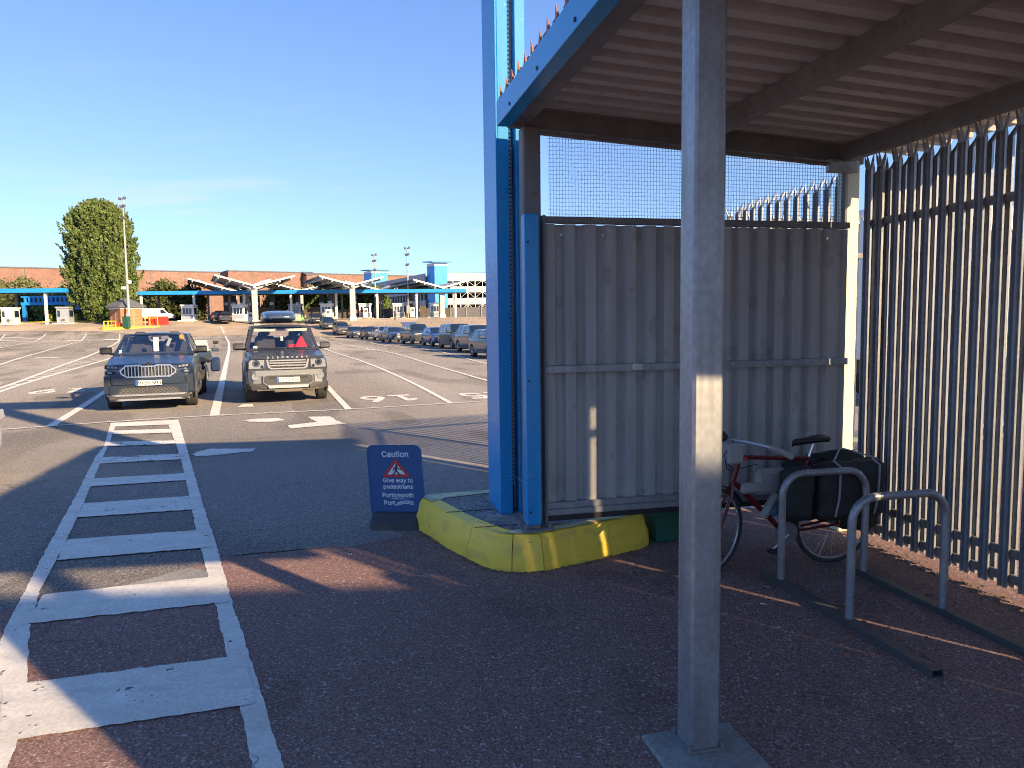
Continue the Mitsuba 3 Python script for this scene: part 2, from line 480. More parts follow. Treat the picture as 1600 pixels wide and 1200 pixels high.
# reddish footway under and beside the cycle shelter, on the near side of a straight seam
red = Polygon([(-30, -3.2), (-3.39, 4.74), (-2.81, 5.23), (-2.50, 5.59), (-2.35, 5.83), (-1.31, 6.13), (-0.88, 6.43), (3.2, 7.4), (8, 8.5), (8, -60), (-30, -60)])
solo('footway', flat(red.segmentize(1.0), 0.004), 'm_red', 'footway of coarse reddish brown asphalt in front of the cycle shelter', kind='structure')
# light concrete apron that rises to the check-in booths
lotedge = [(-160, 108.5), (-95, 106.5), (-58.7, 105.4), (-46.9, 100.2), (-42.9, 99.4), (-34.9, 100.2), (-24.7, 96.4), (-21.7, 95.0), (-13.8, 101.0), (-4, 103.0), (20, 108), (120, 112)]
ap = []
le = np.array(lotedge)
gx = np.unique(np.r_[np.arange(-160, 121, 4.0), le[:, 0]])
for s in np.r_[0, np.cumsum(np.r_[np.full(34, 1.0), np.full(12, 8.0)])]:
    yy = np.interp(gx, le[:, 0], le[:, 1]) + s
    ap.append(np.c_[gx, yy, elev(gx, yy) + 0.03])
solo('concrete_apron', grid(np.array(ap).transpose(1, 0, 2)), 'm_apron', 'pale tan concrete apron rising to the check-in booths', kind='structure')

# crossing: two long rails and nine rungs
cr = thing('crossing_marking', 'white ladder-shaped pedestrian crossing marking painted across the asphalt', kind='structure')
railL = [(-7.74, 14.19), (-6.36, 11.44), (-5.95, 10.45), (-4.80, 8.0), (-4.11, 6.49), (-3.65, 5.5), (-3.35, 4.86), (-2.67, 3.42), (-1.5, 1.0), (-1.2, 1.05), (-2.36, 3.42), (-3.06, 4.55), (-3.35, 5.10), (-3.92, 6.37), (-4.55, 7.73), (-5.70, 10.15), (-6.49, 11.84), (-7.44, 13.8)]
railR = [(-6.62, 14.60), (-5.19, 11.65), (-4.49, 10.21), (-3.18, 7.49), (-2.55, 6.22), (-2.18, 5.44), (-1.86, 4.77), (-1.41, 3.87), (-0.99, 2.99), (-0.3, 1.5), (-0.5, 1.5), (-1.13, 3.02), (-1.36, 3.51), (-1.63, 4.05), (-2.02, 4.86), (-2.29, 5.41), (-2.9, 6.64), (-3.56, 8.03), (-4.62, 10.21), (-5.37, 11.70), (-6.80, 14.50)]
for r in (railL, railR):
    part(cr, 'rail', flat(ragged(r, 0.007), 0.008), 'm_paint')
rungs = [((-7.74, 14.19), (-6.62, 14.52), (-6.33, 13.89), (-7.45, 13.65), 0), ((-7.17, 13.13), (-6.13, 13.28), (-5.91, 12.80), (-6.93, 12.68), 0), ((-6.52, 11.84), (-5.44, 11.93), (-5.33, 11.55), (-6.34, 11.40), 1),
         ((-5.85, 10.45), (-4.74, 10.68), (-4.62, 10.21), (-5.63, 9.96), 1), ((-5.17, 8.97), (-4.13, 9.24), (-3.93, 8.82), (-4.95, 8.52), 0), ((-4.53, 7.70), (-3.45, 8.0), (-3.16, 7.4), (-4.27, 7.13), 0),
         ((-3.92, 6.37), (-2.80, 6.64), (-2.54, 6.1), (-3.66, 5.80), 0), ((-3.29, 5.04), (-2.18, 5.38), (-1.92, 4.86), (-3.07, 4.53), 0), ((-2.67, 3.72), (-1.53, 4.05), (-1.28, 3.51), (-2.33, 3.20), 0), ((-1.9, 2.0), (-0.75, 2.3), (-0.5, 1.8), (-1.6, 1.5), 0)]
for *q, wn in rungs:
    part(cr, 'rung', flat(ragged(q, 0.008), 0.012), 'm_worn_paint' if wn else 'm_paint')

lm = thing('lane_marking', 'white painted lane lines, bay numbers and dashes on the parking lot', kind='structure')
for pts, wd in (([(-9.37, 13.47), (-8.72, 13.92), (-7.58, 14.52), (-6.16, 15.19), (-4.87, 15.58), (-3.55, 16.0), (-1.47, 16.91), (1.5, 18.2)], 0.09), ([(-16.5, 9.9), (-9.37, 13.47)], 0.09), ([(-8.68, 13.83), (-11.65, 21.19), (-16.5, 32.5)], 0.17),
                ([(-6.14, 15.19), (-15.79, 41.21), (-21.87, 57.53), (-38.37, 99.79), (-43.36, 111.2)], 0.19), ([(-3.55, 16.0), (-5.42, 21.74), (-9.2, 33.5), (-17.0, 58.0), (-30.0, 99.0)], 0.15), ([(-20.0, 76.0), (-12.91, 52.13), (-6.66, 34.23), (-3.05, 22.73), (-1.40, 16.91)], 0.13),
                ([(-24.66, 95.84), (-11.2, 55.24), (-7.44, 45.82), (-3.39, 32.06), (-0.88, 23.64), (0.8, 18.0)], 0.13), ([(-13.5, 71.5), (-7.45, 53.94), (-5.81, 50.98), (-3.46, 42.5), (-1.21, 33.03), (1.6, 23.0)], 0.13),
                ([(-12.2, 14.0), (-15.75, 22.76), (-20.98, 34.26), (-27.31, 48.21), (-53.94, 102.51)], 0.16), ([(-11.5, 14.2), (-14.88, 21.49), (-22.94, 42.26), (-47, 98)], 0.16),
                ([(-20.0, 27.0), (-25.69, 37.25), (-35.76, 56.93), (-58.55, 102.57)], 0.16), ([(-30, 38), (-46.3, 67.28), (-64.14, 102.63)], 0.16), ([(-40, 53), (-65.4, 95.14), (-69.82, 102.69)], 0.16), ([(-24.0, 35.6), (-22.5, 37.2)], 0.1)):
    part(lm, 'lane_line', stripe(pts, wd), 'm_paint')
hA, hB = np.array([(-15.75, 22.76), (-20.98, 34.26), (-27.31, 48.21), (-53.94, 102.51)]), np.array([(-14.88, 21.49), (-22.94, 42.26), (-30.0, 60.0), (-47.0, 98.0)])


def along(P, y):
    return np.array([np.interp(y, P[:, 1], P[:, 0]), y])


for k, y in enumerate(np.r_[np.arange(23.5, 50, 1.7), np.arange(52, 90, 4.0)]):
    part(lm, 'hatch_bar', stripe([along(hA, y), along(hB, y + 1.2)], 0.18 if y < 50 else 0.4, step=0.6), 'm_paint')
hC, hD = np.array([(-46.3, 67.28), (-64.14, 102.63)]), np.array([(-48.0, 66.0), (-69.82, 102.69)])
for y in np.arange(70, 101, 4.5):
    part(lm, 'hatch_bar', stripe([along(hC, y), along(hD, y + 2)], 0.4, step=0.8), 'm_paint')
for txt, x, y, hgt in (('16', -3.05, 18.25, 1.35), ('15', -0.62, 18.75, 1.35), ('19', -13.2, 21.6, 1.5)):
    m = text_at(txt, hgt, depth=0.003)
    m.apply_translation((0, -hgt / 2, 0))
    m.apply_scale((0.62, 1, 1))
    part(lm, 'bay_number', m, 'm_worn_paint' if txt == '19' else 'm_paint', M=rotz(math.pi + 0.36, (x, y, 0.008)))
for x, y in ((-25.0, 47.3), (-21.7, 46.3), (-20.0, 46.0), (-28.6, 44.5), (-47.0, 92.0), (-42.5, 91.0), (-52.0, 95.0), (-56.0, 93.0), (-10.2, 52.0), (-6.9, 57.5), (-20.5, 62.0), (-32, 88.0), (-36.5, 88.5), (-29.0, 87.0)):
    part(lm, 'dash', stripe([(x, y), (x + 0.8 + 0.012 * y, y + 0.25)], 0.4 + 0.012 * y, step=0.4), 'm_paint')
for q in ([(-4.16, 13.53), (-3.72, 13.98), (-4.12, 14.79), (-3.65, 14.82), (-3.42, 14.22), (-3.1, 13.68), (-3.96, 13.16)], [(-5.23, 14.31), (-5.07, 14.58), (-4.65, 14.64), (-4.43, 14.34), (-4.59, 14.07), (-5.03, 14.1)],
          [(-4.64, 10.57), (-4.64, 10.87), (-4.55, 11.08), (-3.88, 11.05), (-3.82, 10.81), (-4.16, 10.57), (-4.48, 10.45)], [(-6.22, 16.67), (-6.3, 17.3), (-6.08, 17.3), (-5.88, 16.76)]):
    part(lm, 'paint_patch', flat(ragged(q, 0.025), 0.009), 'm_paint')
part(None, 'repair_patch', flat(ragged([(-2.33, 5.87), (-1.89, 6.17), (-1.45, 6.03), (-1.31, 6.14), (-1.7, 6.03)], 0.01), 0.008), 'm_lot')
part(None, 'tan_patch', flat(ragged([(-2.86, 5.16), (-2.50, 5.60), (-2.20, 5.42), (-2.44, 5.24)], 0.012), 0.0065), 'm_concrete')
say('tan_patch', 'worn tan asphalt wedge between two rungs of the crossing', kind='structure')
say('repair_patch', 'small grey asphalt repair patch beside the crossing', kind='structure')
# ---------------------------------------------------------------- the cycle shelter: a to the right along its back wall, b away from the camera
W_, U_ = np.array([0.974, 0.226, 0]), np.array([-0.226, 0.974, 0])
O_ = np.array([0.11, 5.64, 0])
ML = np.eye(4)
ML[:3, 0], ML[:3, 1], ML[:3, 3] = W_, U_, O_
ML[:3, :3] /= np.linalg.norm(ML[:3, :3], axis=0)


def Lp(a, b, z=0):
    return (ML @ np.array([a, b, z, 1]))[:3]


B_NEAR, A_EDGE = -5.85, 3.475


def roof_z(a):
    return 3.335 - 0.058 * a


sh = thing('cycle_shelter', 'open-fronted galvanised steel cycle shelter with a ribbed metal roof and blue fascia', 'shelter')
for nm, a, b, z0 in (('back_post', 0.065, 0.085, 0.285), ('front_post', 0.095, -2.62, 0.0), ('front_post', 0.095, -5.42, 0.0)):
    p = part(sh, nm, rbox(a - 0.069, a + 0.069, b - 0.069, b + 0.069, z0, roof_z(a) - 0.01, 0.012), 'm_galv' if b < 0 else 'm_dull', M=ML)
    if nm == 'front_post':
        part(p, 'base_plate', [bx(a - 0.085, a + 0.085, b - 0.085, b + 0.085, 0.024, 0.034), *[cyl((a + i * .075, b + j * .075, .03), (a + i * .075, b + j * .075, .055), .009, 6) for i in (-1, 1) for j in (-1, 1)]], 'm_dull', M=ML)
part(sh, 'concrete_pad', rbox(-0.12, 0.31, -2.90, -2.50, -0.05, 0.022, 0.008), 'm_concrete', M=ML)
# roof sheet: trapezoidal ribs across, falling to the right
rib, prof = 0.205, []
for k in range(31):
    b0 = B_NEAR + k * rib
    prof += [(b0, 0.0), (b0 + 0.085, 0.0), (b0 + 0.100, 0.062), (b0 + 0.190, 0.062)]
prof = np.array([q for q in prof if q[0] < 0.13] + [(0.135, 0.0)])
aa = np.linspace(-0.17, A_EDGE, 3)
rs = []
for dz in (0.115, 0.117):
    rs.append(grid(np.array([[(a, b, roof_z(a) + dz + z) for b, z in prof] for a in aa])))
rs[0].invert()
part(sh, 'roof_sheet', rs, 'm_roof', M=ML)


def beam(a0, b0, a1, b1, z0, z1, w, up_, dn):
    d = np.array([a1 - a0, b1 - b0])
    d = d / np.linalg.norm(d)
    n = np.array([-d[1], d[0]]) * w / 2
    return hull([(a + s * n[0], b + s * n[1], z + q) for a, b, z in ((a0, b0, z0), (a1, b1, z1)) for s in (-1, 1) for q in (up_, -dn)])


part(sh, 'back_beam', beam(-0.10, 0.085, 2.95, 0.085, roof_z(-.1), roof_z(2.95), 0.07, 0.112, 0.02), 'm_dull', M=ML)
part(sh, 'back_angle', beam(0.13, 0.045, 2.75, 0.045, roof_z(.13) - .052, roof_z(2.75) - .052, 0.05, 0.01, 0.012), 'm_dull', M=ML)
part(sh, 'purlin', beam(1.42, 0.045, 1.42, B_NEAR, roof_z(1.42), roof_z(1.42), 0.075, 0.112, 0.02), 'm_dull', M=ML)
part(sh, 'purlin', beam(2.745, 0.045, 2.745, B_NEAR, roof_z(2.745), roof_z(2.745), 0.07, 0.112, 0.03), 'm_dull', M=ML)
part(sh, 'purlin', beam(-0.02, 0.045, -0.02, B_NEAR, roof_z(0) + .06, roof_z(0) + .06, 0.16, 0.052, 0.05), 'm_dull', M=ML)
part(sh, 'near_beam', beam(-0.10, B_NEAR + .05, 2.9, B_NEAR + .05, roof_z(-.1), roof_z(2.9), 0.07, 0.112, 0.02), 'm_dull', M=ML)
part(sh, 'corner_bracket', rbox(2.58, 2.86, -0.02, 0.05, 3.06, 3.165, 0.01), 'm_galv', M=ML)
fs = part(sh, 'fascia', [rbox(-0.20, -0.186, B_NEAR, 0.02, 3.30, 3.475, 0.003), bx(-0.186, -0.10, B_NEAR, 0.02, 3.302, 3.310)], 'm_blue', M=ML)
for b in np.arange(-5.4, 0.1, 0.72):
    part(fs, 'bolt', cyl((-0.207, b - .05, 3.345), (-0.198, b - .05, 3.345), 0.013, 8), 'm_black', M=ML)
for k, b in enumerate(np.arange(-5.9, 0.0, 0.175)):
    j = (rng.random() - .5) * .02
    part(sh, 'roof_spike', [hull([(-.192 + dx, b + q, 3.474) for dx in (-.008, .008) for q in (-.022, .022)] + [(-.195 + j, b + .01 + j, 3.56)]), hull([(-.192 + dx, b + .02 + q, 3.474) for dx in (-.006, .006) for q in (-.014, .014)] + [(-.18, b + .045, 3.535)])], 'm_rusty_red', M=ML)

# back wall of vertical trapezoidal sheets in a steel frame
wl = thing('shelter_wall', 'beige ribbed metal sheet wall at the back of the cycle shelter with wire mesh above', 'wall')
part(wl, 'corner_post', rbox(2.80, 2.93, 0.06, 0.19, 0.0, 3.15, 0.012), 'm_pale_sun', M=ML)
part(wl, 'edge_angle', rbox(0.135, 0.155, -0.03, 0.06, 0.29, 2.66, 0.003), 'm_dull', M=ML)
part(wl, 'top_rail', [rbox(0.155, 2.80, 0.0, 0.06, 2.605, 2.655, 0.004), *[cyl((a, -.002, 2.625), (a, -.012, 2.625), .012, 6) for a in np.arange(.3, 2.7, .42)]], 'm_dull', M=ML)
part(wl, 'middle_rail', [rbox(0.155, 2.80, -0.012, 0.05, 1.47, 1.525, 0.004), bx(0.155, 2.80, -.014, -.010, 1.470, 1.476)], 'm_galv', M=ML)
part(wl, 'middle_rail_clip', rbox(0.86, 0.94, -0.017, 0.0, 1.472, 1.527, 0.003), 'm_steel', M=ML)
part(wl, 'bottom_rail', [rbox(0.155, 2.80, -0.012, 0.05, 0.355, 0.405, 0.004), rbox(0.155, 2.80, 0.0, 0.05, 0.405, 0.455, 0.003)], 'm_galv', M=ML)
part(wl, 'bottom_channel', bx(0.157, 2.80, -0.004, 0.075, 0.312, 0.354), 'm_black', M=ML)
pitch = 0.166
pans, taken_s = [], []
a = 0.157
while a < 2.78:
    pr = []
    taken_s = taken_s + [1]
    a_end = min(a + 6 * pitch, 2.80)
    x = a
    while x < a_end - 0.02:
        for dx, dy in ((0.0, 0.026), (0.082, 0.026), (0.100, 0.072), (0.146, 0.072)):
            if x + dx <= a_end:
                pr.append((x + dx, dy + .0028 * (len(taken_s) % 2)))
        x += pitch
    pr.append((a_end, 0.032))
    q = LineString(pr).buffer(0.0012, cap_style='flat', join_style='mitre')
    part(wl, 'wall_sheet', prism(q, 'z', 0.41, 2.60) if q.geom_type == 'Polygon' else bx(a, a_end, .03, .033, .41, 2.6), 'm_sheet', M=ML)
    for s in np.arange(a + .13, a_end, .332):
        for z in (2.52, 0.50):
            pans.append(cyl((s + .005, .028, z), (s + .005, .018, z), .011, 6))
    a = a_end - 0.012
part(wl, 'sheet_screw', pans, 'm_steel', M=ML, kind='stuff')
wire = []
for a in np.arange(0.215, 2.77, 0.0248):
    wire.append(bx(a - .0014, a + .0014, .050, .053, 2.655, roof_z(a) - 0.02))
for z in np.arange(2.68, 3.32, 0.0295):
    am = min(2.77, (3.315 - z) / 0.058) if z > 3.15 else 2.77
    if am > .3:
        wire.append(bx(.200, am, .0532, .056, z - .0014, z + .0014))
part(wl, 'wire_mesh', wire, 'm_dull', M=ML, kind='stuff')
part(wl, 'mesh_edge', rbox(2.752, 2.78, .044, .06, 2.655, 3.15, .003), 'm_dull', M=ML)

# palisade fence: two rows of W-section pales on either side of the rails
wp = np.array([(-.035, 0), (-.029, .025), (-.013, .027), (0, .008), (.013, .027), (.029, .025), (.035, 0)])


def pale_mesh(z0, z1, lean):
    q = LineString(wp).buffer(0.0012, cap_style='flat', join_style='mitre')
    ms = [prism(q, 'z', z0, z1)]
    for s0, s1, ds in ((-.034, -.012, -.035), (-.012, .012, 0.0), (.012, .034, .035)):
        m_ = (s0 + s1) / 2
        k = lean if ds == 0 else 0.25 * lean
        ms.append(hull([(s0, .004, z1), (s1, .004, z1), (s0 + .004, .024, z1), (s1 - .004, .024, z1), (m_ - .008 + ds * .5, .006 + .5 * k, z1 + .06), (m_ + .008 + ds * .5, .020 + .5 * k, z1 + .06), (m_ + ds, .014 + k, z1 + .13)]))
    return cat(*ms)


pale_in = mikit.ply(pale_mesh(.07, 3.06, -.03), 'm_galv')
pale_out = mikit.ply(pale_mesh(.07, 3.02, .09), 'm_galv')


def palisade(name, label, P0, d, n, L, gaps=(), rows=(0, 1)):
    """Pales along d from P0, with the outer row on the side of n."""
    f = thing(name, label, 'fence')
    M0 = np.eye(4)
    M0[:3, 0], M0[:3, 1], M0[:3, 3] = np.r_[d, 0], np.r_[n, 0], np.r_[P0, 0]
    for z in (0.31, 2.63, 0.14):
        part(f, 'rail', bx(0, L, .0275, .0485, z - .03, z + .03), 'm_dull', M=M0)
    for k in range(int(L / .155)):
        for row in rows:
            s = .05 + .155 * k + (.010 if row else 0)
            if not row and k in gaps:
                s += gaps[k]
            Mk = M0.copy()
            Mk[:3, 3] += s * M0[:3, 0] + (.05 * row + .0) * M0[:3, 1]
            Mk = Mk @ np.block([[rotz(0)[:3, :3], np.zeros((3, 1))], [np.zeros((1, 3)), 1]])
            kk = numbered(f'{f}__pale')
            scene[kk] = {**(pale_out if row else pale_in), 'to_world': mi.ScalarTransform4f(Mk)}
    return f


A_F = 2.84
d1, n1 = -U_[:2], W_[:2]
fr = palisade('palisade_fence', 'galvanised steel palisade fence forming the right side of the cycle shelter', Lp(A_F, -0.095)[:2], d1, n1, 5.7, {20: -.046, 16: -.013, 12: -.009, 27: -.014, 28: -.009, 23: -.010, 25: -.013, 30: -.011, 1: -.02, 33: -.030, 34: -.026, 35: -.028, 36: -.022})
for b in (-2.9, -5.85):
    part(fr, 'fence_post', rbox(A_F + .10, A_F + .18, b - .05, b + .05, 0, 2.9, .006), 'm_galv', M=ML)
fb = palisade('palisade_fence', 'galvanised palisade fence running on behind the back wall, its splayed tops seen through the mesh', Lp(A_F + .06, 2.15)[:2], d1, n1, 1.98, rows=(1,))
part(fb, 'fence_post', rbox(A_F + .17, A_F + .26, 2.08, 2.18, 0, 2.9, .006), 'm_galv', M=ML)
dd = (W_ * .98 + U_ * .2)[:2]
dd = dd / np.linalg.norm(dd)
palisade('palisade_fence', 'galvanised palisade fence turning right behind the shelter, glimpsed between the pales', Lp(A_F + .08, 2.2)[:2], dd, np.array([-dd[1], dd[0]]), 5.4, rows=(1,))

# yellow kerbed island
out = np.array([(-.756, 1.20), (-.66, .88), (-.56, .49), (-.45, .20), (-.345, -.06), (-.28, -.15), (-.18, -.21), (-.06, -.243), (.06, -.245), (.36, -.155), (.67, -.045), (.98, .075), (1.06, .13), (1.10, .20), (1.11, .30), (1.02, 1.15), (.9, 1.32), (.0, 1.42), (-.60, 1.40), (-.71, 1.33)])
isl = thing('kerb_island', 'raised concrete island with a bright yellow painted kerb round the foot of the blue column', 'island')
nrm = []
ctr = np.array([.2, .6])
for i in range(len(out)):
    t = out[(i + 1) % len(out)] - out[i - 1]
    n_ = np.array([-t[1], t[0]]) / np.linalg.norm(t)
    nrm.append(n_ if n_ @ (ctr - out[i]) > 0 else -n_)
nrm = np.array(nrm)
kp = [(0.0, -.05), (0.0, .03), (.012, .12), (.030, .165), (.045, .235), (.072, .268), (.17, .276), (.17, .0)]
groups_ = [(0, 3), (3, 6), (6, 8), (8, 10), (10, 12), (12, 14), (14, 15), (15, 17), (17, 18), (18, 20)]
for g0, g1 in groups_:
    idx = [i % len(out) for i in range(g0, g1 + 1)]
    rr = []
    for c, i in enumerate(idx):
        o = out[i].copy()
        if c == 0:
            o = o + .0035 * (out[idx[1]] - o) / np.linalg.norm(out[idx[1]] - o)
        if c == len(idx) - 1:
            o = o - .0035 * (o - out[idx[-2]]) / np.linalg.norm(o - out[idx[-2]])
        rr.append([(*(o + nrm[i] * s), z) for s, z in kp])
    part(isl, 'kerb_block', loft(rr), 'm_yellow', 35, M=ML)
inner = Polygon(out + nrm * .171)
part(isl, 'paving', flat(inner.buffer(-.001), .2715), 'm_setts', M=ML)
top = Polygon(out + nrm * .173).buffer(0)
hole = Polygon([(-.63, 1.05), (-.52, 1.08), (-.50, 1.13), (-.10, 1.22), (.86, 1.14), (.93, .40), (.90, .15), (.45, .04), (.165, -.06), (-.06, -.065), (-.09, -.035), (-.215, -.085), (-.27, -.02), (-.46, .40)])
part(isl, 'painted_edge', flat(Polygon(out + nrm * .080).difference(hole).buffer(0) if Polygon(out + nrm * .080).difference(hole).geom_type == 'Polygon' else hole, .2775), 'm_kerb_top', M=ML)
part(isl, 'cover_plate', [bx(-.40, -.06, .10, .104, .274, .279), bx(-.55, -.15, .62, .624, .274, .279)], 'm_void', M=ML)

# blue gantry column with cables, header beam above the picture
gt = thing('gantry_column', 'tall bright blue steel gantry column standing on the yellow kerbed island', 'column')
part(gt, 'column', [rbox(-.118, -.100, .45, .95, .272, 8.0, .004), rbox(-.100, -.012, .45, .468, .272, 8.0, .004), rbox(-.018, -.008, .468, .62, .272, 8.0, .002), bx(-.008, .045, .60, .61, .272, 8.0), rbox(.045, .055, .468, .62, .272, 8.0, .002), rbox(.045, .13, .45, .468, .272, 8.0, .004), bx(.112, .130, .468, .95, .272, 8.0)], 'm_blue', M=ML)
for k, (a, b, m_, r) in enumerate(((-.001, .56, 'm_galv', .008), (.014, .55, 'm_black', .007), (.026, .555, 'm_pale_grey', .008), (.038, .56, 'm_galv', .006))):
    part(gt, 'cable', tube([(a + .004 * math.sin(z * 2.3 + k), b, z) for z in np.linspace(.3, 7.9, 30)], r, 6), m_, 40, M=ML)
part(gt, 'perforated_strip', [bx(.0, .02, .530, .533, z, z + .022) for z in np.arange(.5, 6.6, .034)], 'm_steel', M=ML, kind='stuff')
for z in (.55, 1.9, 2.9):
    part(gt, 'cable_clamp', [rbox(-.055, -.012, .436, .452, z, z + .012, .003), rbox(-.055, -.012, .436, .452, z + .03, z + .042, .003)], 'm_blue', M=ML)
part(gt, 'tie_wire', tube([(-.014, .44, .60), (.02, .25, .585), (.035, -.02, .575)], .003, 5), 'm_steel', M=ML)
part(gt, 'header_beam', rbox(-7.5, 2.3, .52, .86, 6.35, 7.15, .02), 'm_blue', M=ML)

bp = thing('blue_post', 'short bright blue box post bolted to the kerb in front of the ribbed wall', 'post')
part(bp, 'post', rbox(-.030, .082, -.105, -.005, .315, 2.655, .006), 'm_blue', M=ML)
for z in (.42, 1.42, 2.45):
    part(bp, 'bolt', cyl((-.005, -.104, z), (-.005, -.112, z), .008, 8), 'm_black', M=ML)
part(bp, 'base_plate', [rbox(-.075, .17, -.155, .02, .278, .290, .002), rbox(-.02, .075, -.09, -.02, .289, .318, .003)], 'm_dull', M=ML)
for a in (-.045, .145):
    part(bp, 'anchor_bolt', [cyl((a, -.125, .288), (a, -.125, .33), .016, 8), cyl((a, -.125, .288), (a, -.125, .296), .026, 10)], 'm_dull', M=ML)

bn = thing('grit_bin', 'dark green plastic grit bin on the ground behind the ribbed wall', 'bin')
part(bn, 'body', loft([[(1.13 + .02 * t * 0 - e, .16 - e, z), (1.75 + e, .16 - e, z), (1.75 + e, .62 + e, z), (1.13 - e, .62 + e, z)] for z, e, t in ((0.0, -.03, 0), (.02, -.02, 0), (.46, .0, 0))]), 'm_green', M=ML)
part(bn, 'lid', rbox(1.11, 1.77, .14, .64, .462, .52, .02), 'm_green', M=ML)

mat('m_rubber_grey', (.05, .053, .06), .7)
# caution board
cb = thing('caution_sign', 'dark blue caution board on a grey rubber base beside the yellow kerb', 'sign')
MS = rotz(math.radians(-4), (-1.085, 6.74, 0)) @ np.array([[1, 0, 0, 0], [0, math.cos(-.10), -math.sin(-.10), .02], [0, math.sin(-.10), math.cos(-.10), .075], [0, 0, 0, 1.0]])
MSk = MS @ np.array([[1, 0, -.075, .02], [0, 1, 0, 0], [0, 0, 1, 0], [0, 0, 0, 1.0]])
w2, h2 = .255, .665
pn = sbox(-w2, 0, w2, h2).buffer(-.06).buffer(.06, quad_segs=6)
part(cb, 'panel', [prism(pn, 'y', -.012, .012), prism(pn.difference(pn.buffer(-.012)), 'y', -.015, .015)], 'm_navy', 30, M=MSk)


def on_sign(m, x, z, lift=.0125):
    m = m.copy()
    m.apply_transform(np.array([[1, 0, 0, x], [0, 0, -1.0, -lift], [0, 1, 0, z], [0, 0, 0, 1]]))
    return m


sx = .01
for m_ in [on_sign(text_at('Caution', .051, depth=.0015), sx, .555), on_sign(text_at('Give way to', .037, depth=.0015), sx + .008, .320), on_sign(text_at('pedestrians', .037, depth=.0015), sx + .008, .262),
                       on_sign(text_at('Portsmouth', .040, depth=.0015), sx, .182), on_sign(text_at('INTERNATIONAL', .011, False, .0012), sx, .163), on_sign(text_at('Port', .040, depth=.0015), sx - .085, .112)]:
    part(cb, 'lettering', m_, 'm_sign_white', M=MSk)
wave = []
for k in range(3):
    xs_ = np.linspace(-.022 + .012 * k, .150, 16)
    zs_ = .108 + .020 * np.sin((xs_ + .01 - .006 * k) * 19) * np.linspace(.6, 1, 16) + .012 * k
    wave.append(prism(LineString(np.c_[xs_, zs_]).buffer(.0028), 'y', -.0140, -.0125))
part(cb, 'wave_emblem', wave, 'm_sign_white', M=MSk)
tri = Polygon([(sx - .118, .375), (sx + .118, .375), (sx, .525)])
part(cb, 'warning_triangle', prism(tri.buffer(.008), 'y', -.0135, -.0122), 'm_sign_red', M=MSk)
part(cb, 'triangle_field', prism(tri.buffer(-.017), 'y', -.0145, -.0137), 'm_sign_white', M=MSk)
ped = [shapely.Point(.006, .480).buffer(.0095), LineString([(.003, .466), (-.002, .432)]).buffer(.0115), LineString([(-.002, .43), (-.016, .408), (-.036, .388)]).buffer(.0062), LineString([(-.002, .43), (.016, .410), (.030, .386), (.038, .388)]).buffer(.0062),
       LineString([(.0, .464), (-.022, .448), (-.028, .425)]).buffer(.0048), LineString([(.006, .464), (.022, .446), (.042, .438)]).buffer(.0048)]
pg = shapely.affinity.translate(shapely.union_all(ped), sx, 0)
part(cb, 'walking_figure', prism(max(pg.geoms, key=lambda q: q.area) if hasattr(pg, 'geoms') else pg, 'y', -.0154, -.0147), 'm_black', M=MSk)
for k, z in enumerate((.394, .404)):
    part(cb, 'crossing_line', prism(LineString([(sx - .03, z), (sx + .065, z)]).buffer(.0015), 'y', -.0150, -.0146), 'm_grey', M=MSk)
part(cb, 'base', loft([[(x * e, y * e2, z) for x, y in ((-.25, -.10), (-.19, -.16), (.19, -.16), (.25, -.10), (.25, .10), (.19, .16), (-.19, .16), (-.25, .10))] for z, e, e2 in ((0.0, 1, 1), (.05, .99, .96), (.085, .95, .72), (.125, .93, .25))]), 'm_rubber_grey', 25, M=rotz(math.radians(-4), (-1.06, 6.72, 0)))

mat('m_rail', (.075, .075, .078), .55, .2)
# cycle stands
for k, b in enumerate((-1.67, -.95)):
    lab = ('nearest hooped steel cycle stand, standing free in front of the bicycle', 'second hooped steel cycle stand with the bicycle leaning behind it')[k]
    st = thing('cycle_stand', lab, 'bike rack', 'hooped cycle stands bolted to two floor rails')
    a0, a1, zt, r = 1.585, 2.255, .785, .155
    P = [(a0, b, .03), (a0, b, .3)] + [tuple(q) for q in arc((a0 + r, b, zt - r), r, math.pi, math.pi / 2, (1, 0, 0), (0, 0, 1), 8)] + [tuple(q) for q in arc((a1 - r, b, zt - r), r, math.pi / 2, 0, (1, 0, 0), (0, 0, 1), 8)] + [(a1, b, .3), (a1, b, .03)]
    part(st, 'hoop', tube(P, .0255, 12), 'm_galv', 50, M=ML)
    for q in (a0 + .19, a1 - .06):
        part(st, 'weld_band', tube([(q - .006, b, zt if q < a1 - .1 else zt - .03), (q + .006, b, zt if q < a1 - .1 else zt - .032)], .0275, 12), 'm_steel', 50, M=ML)
for a, b0, b1, lab in ((1.58, -2.36, -.76, 'left steel floor rail under the cycle stands, ending in an open box section'), (2.262, -3.3, -.9, 'right steel floor rail under the cycle stands next to the palisade fence')):
    solo('floor_rail', [bx(a - .036, a + .036, b0, b1, .004, .010), bx(a - .036, a - .029, b0, b1, .010, .040), bx(a + .029, a + .036, b0, b1, .010, .040), bx(a - .036, a + .036, b0, b1, .040, .046)], 'm_rail', lab, 'rail', M=ML)

# bicycle
bk = thing('bicycle', 'dark red touring bicycle with drop panniers leaning on the second cycle stand', 'bicycle')
Rw = .335
FA, RA = np.array([1.17, Rw]), np.array([2.17, Rw])
BB = .62 + .03
lean_ = -.06


def bkM():
    M = np.eye(4)
    M[1, 2] = lean_
    M[1, 3] = -.62
    M[0, 3] = .06
    M[2, 2] = .965
    M[:3, :] = M[:3, :]
    return ML @ M


MB_ = bkM()


